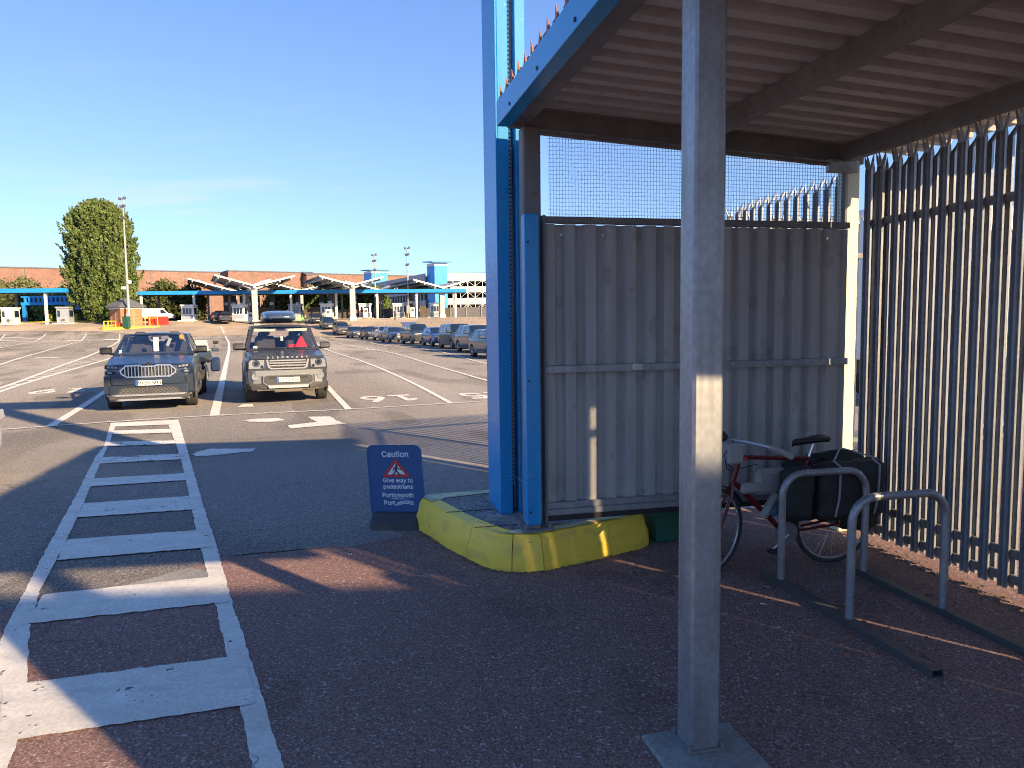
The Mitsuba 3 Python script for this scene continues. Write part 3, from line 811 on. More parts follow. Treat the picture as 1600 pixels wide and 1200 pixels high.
def wheel(nm, ax, steer):
    R = np.eye(4)
    c, s = math.cos(steer), math.sin(steer)
    R[:2, :2] = [[c, -s], [s, c]]
    R[:3, 3] = (ax, 0, Rw)
    k = f'{bk}__{nm}'
    t = np.linspace(0, 2 * np.pi, 40, endpoint=False)
    ring = lambda r: [(r * math.cos(q), 0, r * math.sin(q)) for q in t]
    part(k, 'tyre', tube(ring(Rw - .017), .017, 8, True), 'm_rubber', True, M=MB_ @ R)
    part(k, 'rim', tube(ring(Rw - .040), .009, 6, True), 'm_silver', True, M=MB_ @ R)
    sp = [cyl((.022 * math.cos(q + .9 * (-1) ** i), .03 * (-1) ** i, .022 * math.sin(q + .9 * (-1) ** i)), ((Rw - .042) * math.cos(q), 0, (Rw - .042) * math.sin(q)), .0014, 4) for i, q in enumerate(np.linspace(0, 2 * np.pi, 32, endpoint=False))]
    part(k, 'spokes', sp, 'm_steel', M=MB_ @ R, kind='stuff')
    part(k, 'hub', cyl((0, -.05, 0), (0, .05, 0), .02, 10), 'm_steel', M=MB_ @ R)
    part(k, 'mudguard', loft([[((Rw + .022) * math.cos(q), y, (Rw + .022) * math.sin(q) - abs(y) * .2) for y in (-.026, 0, .026)] + [((Rw + .019) * math.cos(q), y, (Rw + .019) * math.sin(q) - abs(y) * .2) for y in (.026, 0, -.026)] for q in np.linspace(.5, 3.3, 18)]), 'm_black', 40, M=MB_ @ R)


wheel('front_wheel', FA[0], .42)
wheel('rear_wheel', RA[0], 0)
HT, HB = (1.36, 0, .93), (1.31, 0, .72)
BBp, ST = (1.74, 0, .29), (1.92, 0, .86)
fm = [cyl(HT, HB, .021), cyl((1.35, 0, .90), ST, .017), cyl(HB, BBp, .020), cyl(BBp, ST, .017), cyl(BBp, (BBp[0], .001, BBp[2]), .03)]
for s in (-1, 1):
    fm += [cyl((BBp[0], .03 * s, BBp[2]), (RA[0], .06 * s, RA[1]), .010), cyl((ST[0], .02 * s, ST[2] - .03), (RA[0], .06 * s, RA[1]), .009)]
part(bk, 'frame', fm, 'm_bike_red', 40, M=MB_)
part(bk, 'fork', [tube([HB, (1.28, .045 * s, .62), (1.22, .058 * s + .02, .42), (FA[0], .06 * s, FA[1])], .011, 8) for s in (-1, 1)], 'm_bike_red', 40, M=MB_)
part(bk, 'handlebar', [cyl(HT, (1.35, 0, 1.02), .014), cyl((1.35, 0, 1.02), (1.25, .0, 1.04), .016), tube([(1.20, .30, 1.10), (1.24, .18, 1.06), (1.25, 0, 1.04), (1.29, -.18, 1.05), (1.42, -.31, 1.02), (1.52, -.34, .97)], .0135, 8)], 'm_silver', 40, M=MB_)
part(bk, 'grip', tube([(1.40, -.305, 1.025), (1.47, -.33, .995), (1.55, -.345, .95)], .021, 8), 'm_bag_grey', 40, M=MB_)
part(bk, 'bar_bag', [rbox(1.17, 1.29, -.17, -.03, .885, 1.035, .015)], 'm_bag_grey', M=MB_)
part(bk, 'bag_lid', rbox(1.12, 1.26, -.02, .20, 1.02, 1.10, .03), 'm_bag', M=MB_)
part(bk, 'brake_cable', [tube([(1.24, -.1, 1.05), (1.14, -.16, .96), (1.20, -.1, .84), (1.29, -.03, .80)], .004, 5), tube([(1.3, .12, 1.05), (1.19, .05, .92), (1.33, .02, .80), (1.5, 0, .84)], .004, 5)], 'm_black', 40, M=MB_)
part(bk, 'head_tape', [rbox(1.34, 1.40, -.03, -.018, .875, .905, .004)], 'm_red_plastic', M=MB_)
part(bk, 'frame_bag', [rbox(1.48, 1.74, -.04, .04, .60, .80, .03), rbox(1.36, 1.52, -.05, .03, .62, .70, .02)], 'm_bag_grey', M=MB_)
part(bk, 'bottle', cyl((1.55, -.02, .42), (1.66, -.02, .60), .036, 12), 'm_bag_grey', 40, M=MB_)
part(bk, 'seat_post', cyl(ST, (1.955, 0, .985), .0135), 'm_chrome', 40, M=MB_)
sad = []
for x, wd, z in ((1.78, .010, .985), (1.80, .022, .995), (1.88, .035, 1.0), (1.97, .075, 1.012), (2.03, .085, 1.018), (2.055, .06, 1.01)):
    sad.append([(x, wd * math.cos(q), z + (.022 if math.sin(q) > 0 else .030) * math.sin(q)) for q in np.linspace(0, 2 * np.pi, 12, endpoint=False)])
part(bk, 'saddle', loft(sad), 'm_black', 60, M=MB_)
part(bk, 'rear_rack', [tube([(1.96, s * .06, .78), (2.1, s * .06, .80), (2.42, s * .06, .80), (2.45, s * .03, .80)], .007, 6) for s in (-1, 1)] + [cyl((2.17, s * .065, .37), (2.25, s * .06, .80), .006) for s in (-1, 1)] + [cyl((x, -.06, .80), (x, .06, .80), .005) for x in (2.05, 2.2, 2.38)], 'm_steel', 40, M=MB_)


def bag(x0, x1, y0, y1, z0, z1, n=5):
    m = man(rbox(x0, x1, y0, y1, z0, z1, .05)).refine_to_length(.05)
    t = tm(m)
    v = np.array(t.vertices)
    v += (meshkit.fbm(v * 9, 3)[:, None] - .5) * .05 * (v - v.mean(0)) / (np.linalg.norm(v - v.mean(0), axis=1, keepdims=True) + 1e-6)
    return trimesh.Trimesh(v, t.faces, process=False)


part(bk, 'pannier', bag(1.88, 2.42, -.26, -.07, .42, .86), 'm_bag', 50, M=MB_)
part(bk, 'pannier', bag(2.0, 2.50, .07, .24, .42, .86), 'm_bag', 50, M=MB_)
part(bk, 'front_pannier', bag(1.60, 1.86, -.22, -.08, .42, .84), 'm_bag', 50, M=MB_)
part(bk, 'rack_bag', bag(2.06, 2.30, -.10, .10, .80, .90), 'm_bag', 50, M=MB_)
part(bk, 'chainring', [cyl((BBp[0], -.05, BBp[2]), (BBp[0], -.045, BBp[2]), .09, 24)], 'm_dull', M=MB_)
part(bk, 'crank', [cyl((BBp[0], -.07, BBp[2]), (BBp[0] - .13, -.075, BBp[2] - .11), .011), cyl((BBp[0], .07, BBp[2]), (BBp[0] + .13, .075, BBp[2] + .11), .011)], 'm_steel', M=MB_)
for s in (-1, 1):
    part(bk, 'pedal', rbox(BBp[0] + s * .135 - .045, BBp[0] + s * .135 + .045, s * .115 - .035, s * .115 + .035, BBp[2] + s * .112 - .012, BBp[2] + s * .112 + .012, .006), 'm_black', M=MB_)
for x in (1.98, 2.30):
    part(bk, 'pannier_strap', tube([(x, -.20, .875), (x + .01, -.275, .84), (x + .01, -.28, .60), (x, -.262, .46)], .008, 5), 'm_bag_grey', 40, M=MB_)
part(bk, 'bungee_cord', [tube([(2.02, -.16, .87), (2.18, .0, .92), (2.40, .12, .87)], .006, 5), tube([(2.04, .14, .87), (2.2, 0, .925), (2.36, -.18, .87)], .006, 5)], 'm_pale_grey', 40, M=MB_)
pw = thing('black_cargo_bag', 'bulky black cover bag hung on the back of the bicycle by the fence', 'bag')
cb_ = cat(bag(2.06, 2.58, -.52, -.16, .30, .74), bag(2.28, 2.60, -.70, -.20, .25, .62))
part(pw, 'cover', cb_, 'm_bag', 50, M=ML)
part(pw, 'strap', tube([(2.10, -.535, .72), (2.28, -.60, .735), (2.40, -.66, .62), (2.42, -.705, .42)], .006, 5), 'm_bag_grey', M=ML)
solo('carrier_bag', bag(1.84, 2.16, -.36, -.28, .30, .44), 'm_bag_blue', 'crumpled blue and white carrier bag behind the rear wheel of the bicycle', 'bag', smooth=50, M=ML)

# leaves and litter on the shaded footway
for x, y, s, m_, lab, nm in ((1.05, 4.35, .022, 'm_white', 'scrap of white paper on the reddish footway left of the front post', 'paper_scrap'), (1.83, 3.95, .03, 'm_rusty_red', 'curled brown leaf beside the left floor rail', 'fallen_leaf'), (-1.32, 5.85, .014, 'm_white', 'tiny scrap of white paper on the asphalt near the caution board', 'paper_scrap'), (1.75, 5.0, .026, 'm_bag_grey', 'pale flattened leaf between the cycle stands', 'fallen_leaf'), (1.95, 4.9, .026, 'm_offwhite', 'pale leaf lying under the second cycle stand', 'fallen_leaf'), (1.98, 4.25, .02, 'm_rusty_red', 'small rusty leaf by the foot of the nearest cycle stand', 'fallen_leaf'), (1.62, 4.7, .018, 'm_offwhite', 'small pale leaf left of the floor rail', 'fallen_leaf')):
    an = rng.random() * 6
    pts = [(s * math.cos(q) * (1.3 if abs(math.cos(q)) > .6 else .9), s * .6 * math.sin(q), .004 + .006 * abs(math.sin(q * 1.5))) for q in np.linspace(0, 2 * np.pi, 9, endpoint=False)]
    v = np.array(pts + [(0, 0, .006)])
    f = np.array([(i, (i + 1) % 9, 9) for i in range(9)])
    solo(nm, trimesh.Trimesh(v, f, process=False), m_, lab, 'leaf' if nm == 'fallen_leaf' else 'litter', M=rotz(an, (x, y, .005)))

mat('m_bronze_dull2', (.13, .10, .07), .9)
# grit, leaf crumbs and moss gathered at the foot of the kerb, the rails and the fence
gv, gf = [], []


def crumbs(P, Q, n, spread, M):
    for _ in range(n):
        t = rng.random()
        c = np.array([P[0] + (Q[0] - P[0]) * t, P[1] + (Q[1] - P[1]) * t]) + nrg.normal(size=2) * spread
        s_ = .004 + .010 * rng.random() ** 2
        a_ = rng.random() * 6.3
        pts = [(c[0] + s_ * math.cos(a_ + k * 1.57) * (1.5 if k % 2 else .8), c[1] + s_ * math.sin(a_ + k * 1.57) * (1.5 if k % 2 else .8), .005 + .003 * rng.random()) for k in range(4)] + [(c[0], c[1], .007 + s_ * .6)]
        o = len(gv)
        gv.extend([(M @ np.array([*q, 1]))[:3] for q in pts])
        gf.extend([(o + k, o + (k + 1) % 4, o + 4) for k in range(4)])


for i in range(0, 14):
    crumbs(out[i] - nrm[i] * .02, out[i + 1] - nrm[i + 1] * .02, 26, .018, ML)
crumbs((1.66, -2.3), (1.66, -.8), 150, .035, ML)
crumbs((1.49, -2.2), (1.50, -.8), 90, .03, ML)
crumbs((2.20, -2.6), (2.2, -.9), 120, .035, ML)
crumbs((2.78, -2.6), (2.78, -.2), 420, .05, ML)
crumbs((1.2, -1.8), (2.6, -1.2), 130, .35, ML)
crumbs((-2.5, -1.5), (1.2, -1.5), 90, .6, ML)
solo('footway_grit', trimesh.Trimesh(np.array(gv), np.array(gf), process=False), 'm_bronze_dull2', 'grit and leaf crumbs gathered along the kerb, the floor rails and the fence', 'grit', kind='stuff')
# ---------------------------------------------------------------- vehicles: front at y = 0, tail at y = L
def tyre_mesh(r, w):
    q = [(r * .66, -w * .40), (r * .80, -w * .5), (r * .95, -w * .49), (r, -w * .38), (r, -w * .03), (r - .006, -w * .02), (r - .006, w * .02), (r, w * .03), (r, w * .38), (r * .95, w * .49), (r * .80, w * .5), (r * .66, w * .40)]
    t = np.linspace(0, 2 * np.pi, 28, endpoint=False)
    return loft([[(x, rr * math.cos(a), rr * math.sin(a)) for rr, x in q] for a in np.r_[t, 0]], caps=False)


def rim_mesh(r, w, spokes=5):
    ms = [cyl((-w * .22, 0, 0), (w * .22, 0, 0), r * .64, 24)]
    for side in (-1, 1):
        x = side * w * .36
        ms.append(tube([(x, r * .66 * math.cos(a), r * .66 * math.sin(a)) for a in np.linspace(0, 2 * np.pi, 24, endpoint=False)], r * .045, 6, True))
        for k in range(spokes):
            a = 2 * math.pi * k / spokes
            ms.append(cyl((x, 0, 0), (x, r * .63 * math.cos(a), r * .63 * math.sin(a)), r * .085, 6, r * .07))
        ms.append(cyl((x - .01, 0, 0), (x + .01, 0, 0), r * .16, 10))
    return ms


def car(name, label, category, group, M, s, paint, lod=1, away=False):
    """s: dict of the body's measures. lod 0 = seen close, with an open interior behind clear panes."""
    t = thing(name, label, category, group)
    W, L, H = s['W'] / 2, s['L'], s['H']
    zb, hz, cy, cz, bz, tz = s.get('zb', .27), s['hood'], s['cowl_y'], s['cowl_z'], s['belt'], s['tail']
    r, wy0, wy1 = s['r'], s['axle'], s['axle'] + s['base']
    st = [(0, .80, zb + .06, hz - .10), (.02, .86, zb + .02, hz - .03), (.07, .915, zb, hz), (.18, .96, zb, hz + .02), (.45, .988, zb, hz + .35 * (cz - hz)), (cy * .75, 1, zb, hz + .80 * (cz - hz)), (cy, 1, zb, cz),
          (cy + .5, 1, zb, bz), (L * .6, 1, zb, bz + .01), (L - .55, .99, zb, tz + .01), (L - .2, .965, zb, tz), (L - .06, .92, zb + .02, tz - .02), (L, .85, zb + .08, tz - .08)]
    if s.get('square'):
        st = [(y, max(f, .93) if y < .1 or y > L - .1 else max(f, .97), a, b) for y, f, a, b in st]
    rr = []
    for y, f, a, b in st:
        w, h = W * f, b - a
        half = [(0, a), (.76 * w, a), (.93 * w, a + .035), (.985 * w, a + .16 * h), (w, a + .45 * h), (.988 * w, a + .70 * h), (.965 * w, b - .10 * h), (.915 * w, b - .025 * h), (.80 * w, b), (.4 * w, b + .008), (0, b + .012)]
        rr.append([(x, y, z) for x, z in half] + [(-x, y, z) for x, z in half[-2:0:-1]])
    body = man(loft(rr))
    for wy in (wy0, wy1):
        for sg in (-1, 1):
            body = body - man(cyl((sg * (W - .34), wy, r), (sg * (W + .2), wy, r), r + .055, 22))
    for q in s.get('cut', []):
        body = body - man(q)
    part(t, 'body', body, paint, 28, M=M)
    part(t, 'sill', [rbox(sg * W - .025, sg * W + .012, wy0 + r + .06, wy1 - r - .06, zb - .01, zb + .10, .01) for sg in (-1, 1)], 'm_trim', M=M)
    if lod == 0:
        ap = s.get('arch', 'm_trim')
        for sg in (-1, 1):
            part(t, 'wheel_arch', [tube([(sg * (W - .02), wy + (r + .065) * math.cos(a), r + (r + .065) * math.sin(a)) for a in np.linspace(-.25, math.pi + .25, 14)], .028, 6) for wy in (wy0, wy1)], ap, 40, M=M)
    # cabin
    ty, ry1, ry0 = s['roof_y0'], s['roof_y1'], s['rear_y']
    wb, wt = W * s.get('wb', .915), W * s.get('wt', .73)
    zr = H - .045

    def S(q, u, end=0):
        bl = (.20 * (1 - u) + .13 * u) * q * q
        y = (cy * (1 - u) + ty * u + bl) if end == 0 else (ry0 * (1 - u) + ry1 * u - bl * .8)
        return (q * (wb * (1 - u) + wt * u), y, (cz if end == 0 else bz) * (1 - u) + (zr + .03 * (1 - q * q)) * u if u < 1 else zr + .03 * (1 - q * q))
    qs = np.linspace(-1, 1, 7)
    pts = [S(q, u, e) for q in qs for u in (0, 1) for e in (0, 1)] + [(q * wt * .9, y, H - .045 * q * q * .9) for q in qs for y in (ty + .25, (ty + ry1) / 2, ry1 - .2)]
    pts += [(q * wb, y, bz - .02) for q in (-1, 1) for y in (cy + .3, ry0 - .1)]
    outer = Manifold.hull_points(np.array(pts))
    cen = np.array([0, (cy + ry0) / 2, 0])
    k = 1 - .055 / wb
    inner = Manifold.hull_points(np.array([(p[0] * k, cen[1] + (p[1] - cen[1]) * (1 - .05 / ((ry0 - cy) / 2)), p[2] - .05 if p[2] > bz + .1 else p[2] - .1) for p in pts]))
    shell = outer - inner

    def side(y, u):
        return wb * (1 - u) + wt * u, bz * (1 - u) + zr * u
    ws = [S(q, u) for u, q in [(.07, q) for q in np.linspace(-.93, .93, 5)] + [(.93, q) for q in np.linspace(.90, -.90, 5)]]
    shell = shell - man(prism([(x, z) for x, y, z in ws], 'y', cy - .4, ty + .45))
    bk = [S(q, u, 1) for u, q in ((.25, -.86), (.25, .86), (.86, .84), (.86, -.84))]
    shell = shell - man(prism([(x, z) for x, y, z in bk], 'y', ry1 - .45 if ry1 < ry0 else ry0 - .45, ry0 + .3))
    f0 = lambda u: (cy + .20) * (1 - u) + (ty + .13) * u + .14
    f1 = lambda u: (ry0 - .16) * (1 - u) + (ry1 - .10) * u - .12
    cuts = [0.0] + s['pillars'] + [1.0]
    wins = []
    for i in range(len(cuts) - 1):
        g0, g1 = (cuts[i] + (.018 if i else 0)), (cuts[i + 1] - (.018 if i < len(cuts) - 2 else 0))
        mix_ = lambda g, u: f0(u) + (f1(u) - f0(u)) * g
        if 0 < i:
            mixa = lambda g, u, g0=g0: f0(.5) + (f1(.5) - f0(.5)) * g0
        else:
            mixa = mix_
        mixb = (lambda g, u, g1=g1: f0(.5) + (f1(.5) - f0(.5)) * g1) if i < len(cuts) - 2 else mix_
        u0, u1 = .07, .86
        P = [(mixa(g0, u0), u0), (mixb(g1, u0), u0), (mixb(g1, u1), u1), (mixa(g0, u1), u1)]
        wins.append(P)
        shell = shell - man(prism([(y, side(y, u)[1]) for y, u in P], 'x', -W, W))
    part(t, 'cabin', shell, s.get('cabin_mat', paint), 30, M=M)
    pane = 'm_pane' if lod == 0 else 'm_dark_glass'
    part(t, 'windscreen', grid([[np.array(S(q, u)) + (0, .016, -.004) for q in np.linspace(-.95, .95, 9)] for u in (.05, .35, .65, .95)]), pane, True, M=M)
    part(t, 'rear_window', grid([[np.array(S(q, u, 1)) - (0, .016, .004) for q in np.linspace(-.9, .9, 5)] for u in (.22, .89)]), pane, True, M=M)
    for P in wins:
        for sg in (-1, 1):
            g = [[(sg * (side(y, u)[0] - .014), y, side(y, u)[1]) for y, u in ((P[0][0] - .015, .05), (P[1][0] + .015, .05))], [(sg * (side(y, u)[0] - .014), y, side(y, u)[1]) for y, u in ((P[3][0] - .015, .88), (P[2][0] + .015, .88))]]
            part(t, 'side_window', grid(g), pane, M=M)
    if lod == 0:
        part(t, 'dashboard', [rbox(-wb + .1, wb - .1, cy + .16, cy + .80, cz - .06, cz + .045, .04), bx(-wb + .05, wb - .05, cy + .2, ry0 - .12, bz - .01, bz + .022)], 'm_seat', M=M)
        for x in (-.38, .38):
            part(t, 'seat', [rbox(x - .25, x + .25, cy + 1.35, cy + 1.52, bz - .1, bz + .36, .06), rbox(x - .13, x + .13, cy + 1.42, cy + 1.53, bz + .37, bz + .56, .04)], 'm_seat', M=M)
        part(t, 'rear_seat', [rbox(-.62, .62, cy + 2.2, cy + 2.35, bz - .1, bz + .30, .06)] + [rbox(x - .12, x + .12, cy + 2.23, cy + 2.33, bz + .3, bz + .45, .03) for x in (-.4, .4)], 'm_seat', M=M)
        a = np.linspace(0, 2 * np.pi, 24, endpoint=False)
        part(t, 'steering_wheel', [tube([(s['wheel_x'] + .185 * math.cos(q), cy + .86 + .06 * math.sin(q), cz + .035 + .175 * math.sin(q)) for q in a], .014, 6, True), cyl((s['wheel_x'], cy + .86, cz + .03), (s['wheel_x'], cy + .80, cz + .02), .05, 10)], 'm_trim', 40, M=M)
        part(t, 'interior_mirror', rbox(-.12, .12, ty + .12, ty + .15, zr - .12, zr - .055, .01), 'm_black', M=M)
    for wy in (wy0, wy1):
        for sg in (-1, 1):
            R = np.eye(4)
            R[:3, 3] = (sg * (W - .125), wy, r)
            wk = numbered(f'{t}__wheel')
            scene[wk] = mikit.ply(xf(tyre_mesh(r, .235), M @ R), 'm_rubber', 40)
            part(wk, 'rim', rim_mesh(r, .235), 'm_silver', 30, M=M @ R)
    # mirrors
    for sg in (-1, 1):
        my = cy + .52
        part(t, 'wing_mirror', [loft([[(sg * (W + d), my + e * .09 * (1 - .3 * (d > .2)) - .02 + .05 * k_, cz + .10 + f_ * .085 * (1 - .25 * (d > .2))) for e, f_ in ((-1, -.6), (-.4, -1), (.6, -1), (.8, 0), (.6, .9), (-.4, 1), (-1, .5))] for d, k_ in ((-.02, 0), (.06, 0), (.19, .02), (.225, .04))]), rbox(min(sg * (W - .1), sg * (W + .02)), max(sg * (W - .1), sg * (W + .02)), my - .03, my + .03, cz + .0, cz + .06, .01)], s.get('mirror_mat', paint), 40, M=M)
    s['face'](t, M, s, W)
    # tail
    for sg in (-1, 1):
        part(t, 'tail_light', rbox(min(sg * W * .62, sg * W * .93), max(sg * W * .62, sg * W * .93), L - .09, L + .004, tz - .30, tz - .13, .02), 'm_red_plastic', M=M)
    part(t, 'rear_bumper', rbox(-W * .84, W * .84, L - .05, L + .03, zb + .08, zb + .26, .03), 'm_trim', M=M)
    return t


def front(*polys, y0=-.02, y1=.03):
    return [prism(p, 'y', y0, y1) for p in polys]


def mir(P):
    return [(-x, z) for x, z in P][::-1]


def bars(poly, n, lo, hi, horiz, w, y0, y1):
    out = []
    for c in np.linspace(lo, hi, n):
        q = sbox(-2, c - w / 2, 2, c + w / 2) if horiz else sbox(c - w / 2, 0, c + w / 2, 3)
        g = poly.intersection(q)
        for e in getattr(g, 'geoms', [g]):
            if e.geom_type == 'Polygon' and e.area > 1e-5:
                out.append(prism(e, 'y', y0, y1))
    return out


def plate(t, M, text, z, y, yellow=False, lod=0):
    p = part(t, 'number_plate', rbox(-.26, .26, y - .012, y, z - .056, z + .056, .004), 'm_plate', M=M)
    if lod:
        return
    R = np.array([[1, 0, 0, .022], [0, 0, -1.0, y - .0125], [0, 1, 0, z - .036], [0, 0, 0, 1]])
    part(p, 'lettering', xf(text_at(text, .072, depth=.0015), R), 'm_black' if text[0] == 'N' else 'm_dark_grey', M=M)
    part(p, 'blue_band', bx(-.257, -.215, y - .0135, y - .011, z - .053, z + .053), 'm_eu_blue', M=M)


def face_navy(t, M, s, W):
    gp = Polygon([(-.55, .90), (-.44, 1.005), (-.17, 1.012), (-.13, .985), (.13, .985), (.17, 1.012), (.44, 1.005), (.55, .90), (.53, .83), (.42, .755), (-.42, .755), (-.53, .83)])
    g = part(t, 'grille', prism(gp, 'y', -.005, .02), 'm_void', M=M)
    part(g, 'surround', prism(gp.buffer(.012).difference(gp.buffer(-.016)), 'y', -.040, .01), 'm_chrome', M=M)
    for x in np.linspace(-.46, .46, 15):
        b = gp.buffer(-.016).intersection(sbox(x - .0085, 0, x + .0085, 2))
        part(g, 'slat', prism(b, 'y', -.032, -.004), 'm_chrome', M=M)
    for f_ in (lambda P: P, mir):
        h = part(t, 'headlight', prism(f_([(.575, .925), (.60, 1.005), (.84, 1.035), (.855, .955), (.70, .93)]), 'y', -.012, .12), 'm_dark_glass', M=M)
        part(h, 'lamp', [prism(f_(q), 'y', -.016, .0) for q in ([(.61, .985), (.66, .992), (.66, .955), (.61, .95)], [(.68, .996), (.73, 1.003), (.73, .962), (.68, .957)], [(.75, 1.006), (.80, 1.012), (.80, .968), (.75, .964)])], 'm_lamp', M=M)
        l = part(t, 'lower_light', prism(f_([(.61, .865), (.66, .895), (.85, .895), (.85, .825), (.70, .815)]), 'y', -.010, .12), 'm_dark_glass', M=M)
        part(l, 'lamp', prism(f_([(.72, .88), (.80, .88), (.80, .845), (.72, .845)]), 'y', -.014, .0), 'm_lamp', M=M)
        part(t, 'air_curtain', prism(f_([(.755, .76), (.80, .77), (.805, .60), (.79, .575), (.765, .60)]), 'y', -.010, .12), 'm_void', M=M)
        part(t, 'bumper_corner', prism(f_([(.80, .77), (.88, .79), (.885, .40), (.80, .42), (.805, .60)]), 'y', .018, .2), s['paint'], M=M)
    lo = part(t, 'lower_grille', prism([(-.66, .40), (-.56, .52), (-.30, .545), (.30, .545), (.56, .52), (.66, .40), (.5, .385), (-.5, .385)], 'y', -.012, .03), 'm_void', M=M)
    lat = []
    for k in range(-7, 8):
        for sg in (-1, 1):
            seg = LineString([(k * .085 - sg * .09, .385), (k * .085 + sg * .09, .545)]).buffer(.008).intersection(Polygon([(-.62, .39), (-.54, .515), (.54, .515), (.62, .39)]))
            if seg.geom_type == 'Polygon' and seg.area > 1e-5:
                lat.append(prism(seg, 'y', -.022, -.010))
    part(lo, 'lattice', lat, 'm_dark_grey', M=M, kind='stuff')
    part(lo, 'radar_cover', rbox(-.085, .085, -.028, -.01, .40, .475, .01), 'm_trim', M=M)
    part(t, 'bumper_bar', hull([(x, y, z) for x, y in ((-.70, -.045), (.70, -.045), (.82, .06), (-.82, .06)) for z in (.60, .74)]), s['paint'], M=M)
    part(t, 'skid_lip', [hull([(x, y, z) for x, y in ((-.66, -.05), (.66, -.05), (.84, .08), (-.84, .08)) for z in (.345, .385)]), hull([(x, y, z) for x, y in ((-.60, -.03), (.60, -.03), (.80, .09), (-.80, .09)) for z in (.245, .285)])], 'm_silver', M=M)
    part(t, 'under_bumper', rbox(-.80, .80, -.02, .1, .262, .37, .02), 'm_trim', M=M)
    part(t, 'bonnet_badge', cyl((0, -.02, 1.028), (0, .02, 1.034), .042, 16), 'm_black', M=M)
    part(t, 'bonnet_crease', [tube([(sg * (.22 + .10 * k / 5), .08 + .19 * k, s['hood'] + .018 + (s['cowl_z'] - s['hood']) * (.36 * min(1, .19 * k / .45) if k < 3 else .36 + .6 * (k - 2) / 3.2)) for k in range(6)], .010, 6) for sg in (-1, 1)], s['paint'], 40, M=M)
    plate(t, M, 'NY26 MFE', .625, -.050)
    part(t, 'parking_paper', [xf(bx(-.06, .06, -.002, .002, -.17, .17), rotz(0, (.02, s['cowl_y'] + .72, 1.42)))], 'm_white', M=M)
    part(t, 'hanging_tag', xf(bx(-.035, .035, -.002, .002, -.10, .10), np.array([[.92, 0, .38, .30], [0, 1, 0, s['cowl_y'] + .76], [-.38, 0, .92, 1.47], [0, 0, 0, 1.0]])), 'm_pale_grey', M=M)
    part(t, 'round_sticker', xf(cyl((0, 0, 0), (0, .002, 0), .055, 16), rotz(0, (.585, s['cowl_y'] + .83, 1.595))), 'm_orange', M=M)
    part(t, 'side_sticker', xf(bx(-.03, .03, -.001, .001, -.06, .06), rotz(0, (-.71, s['cowl_y'] + .36, 1.245))), 'm_pale_sun', M=M)


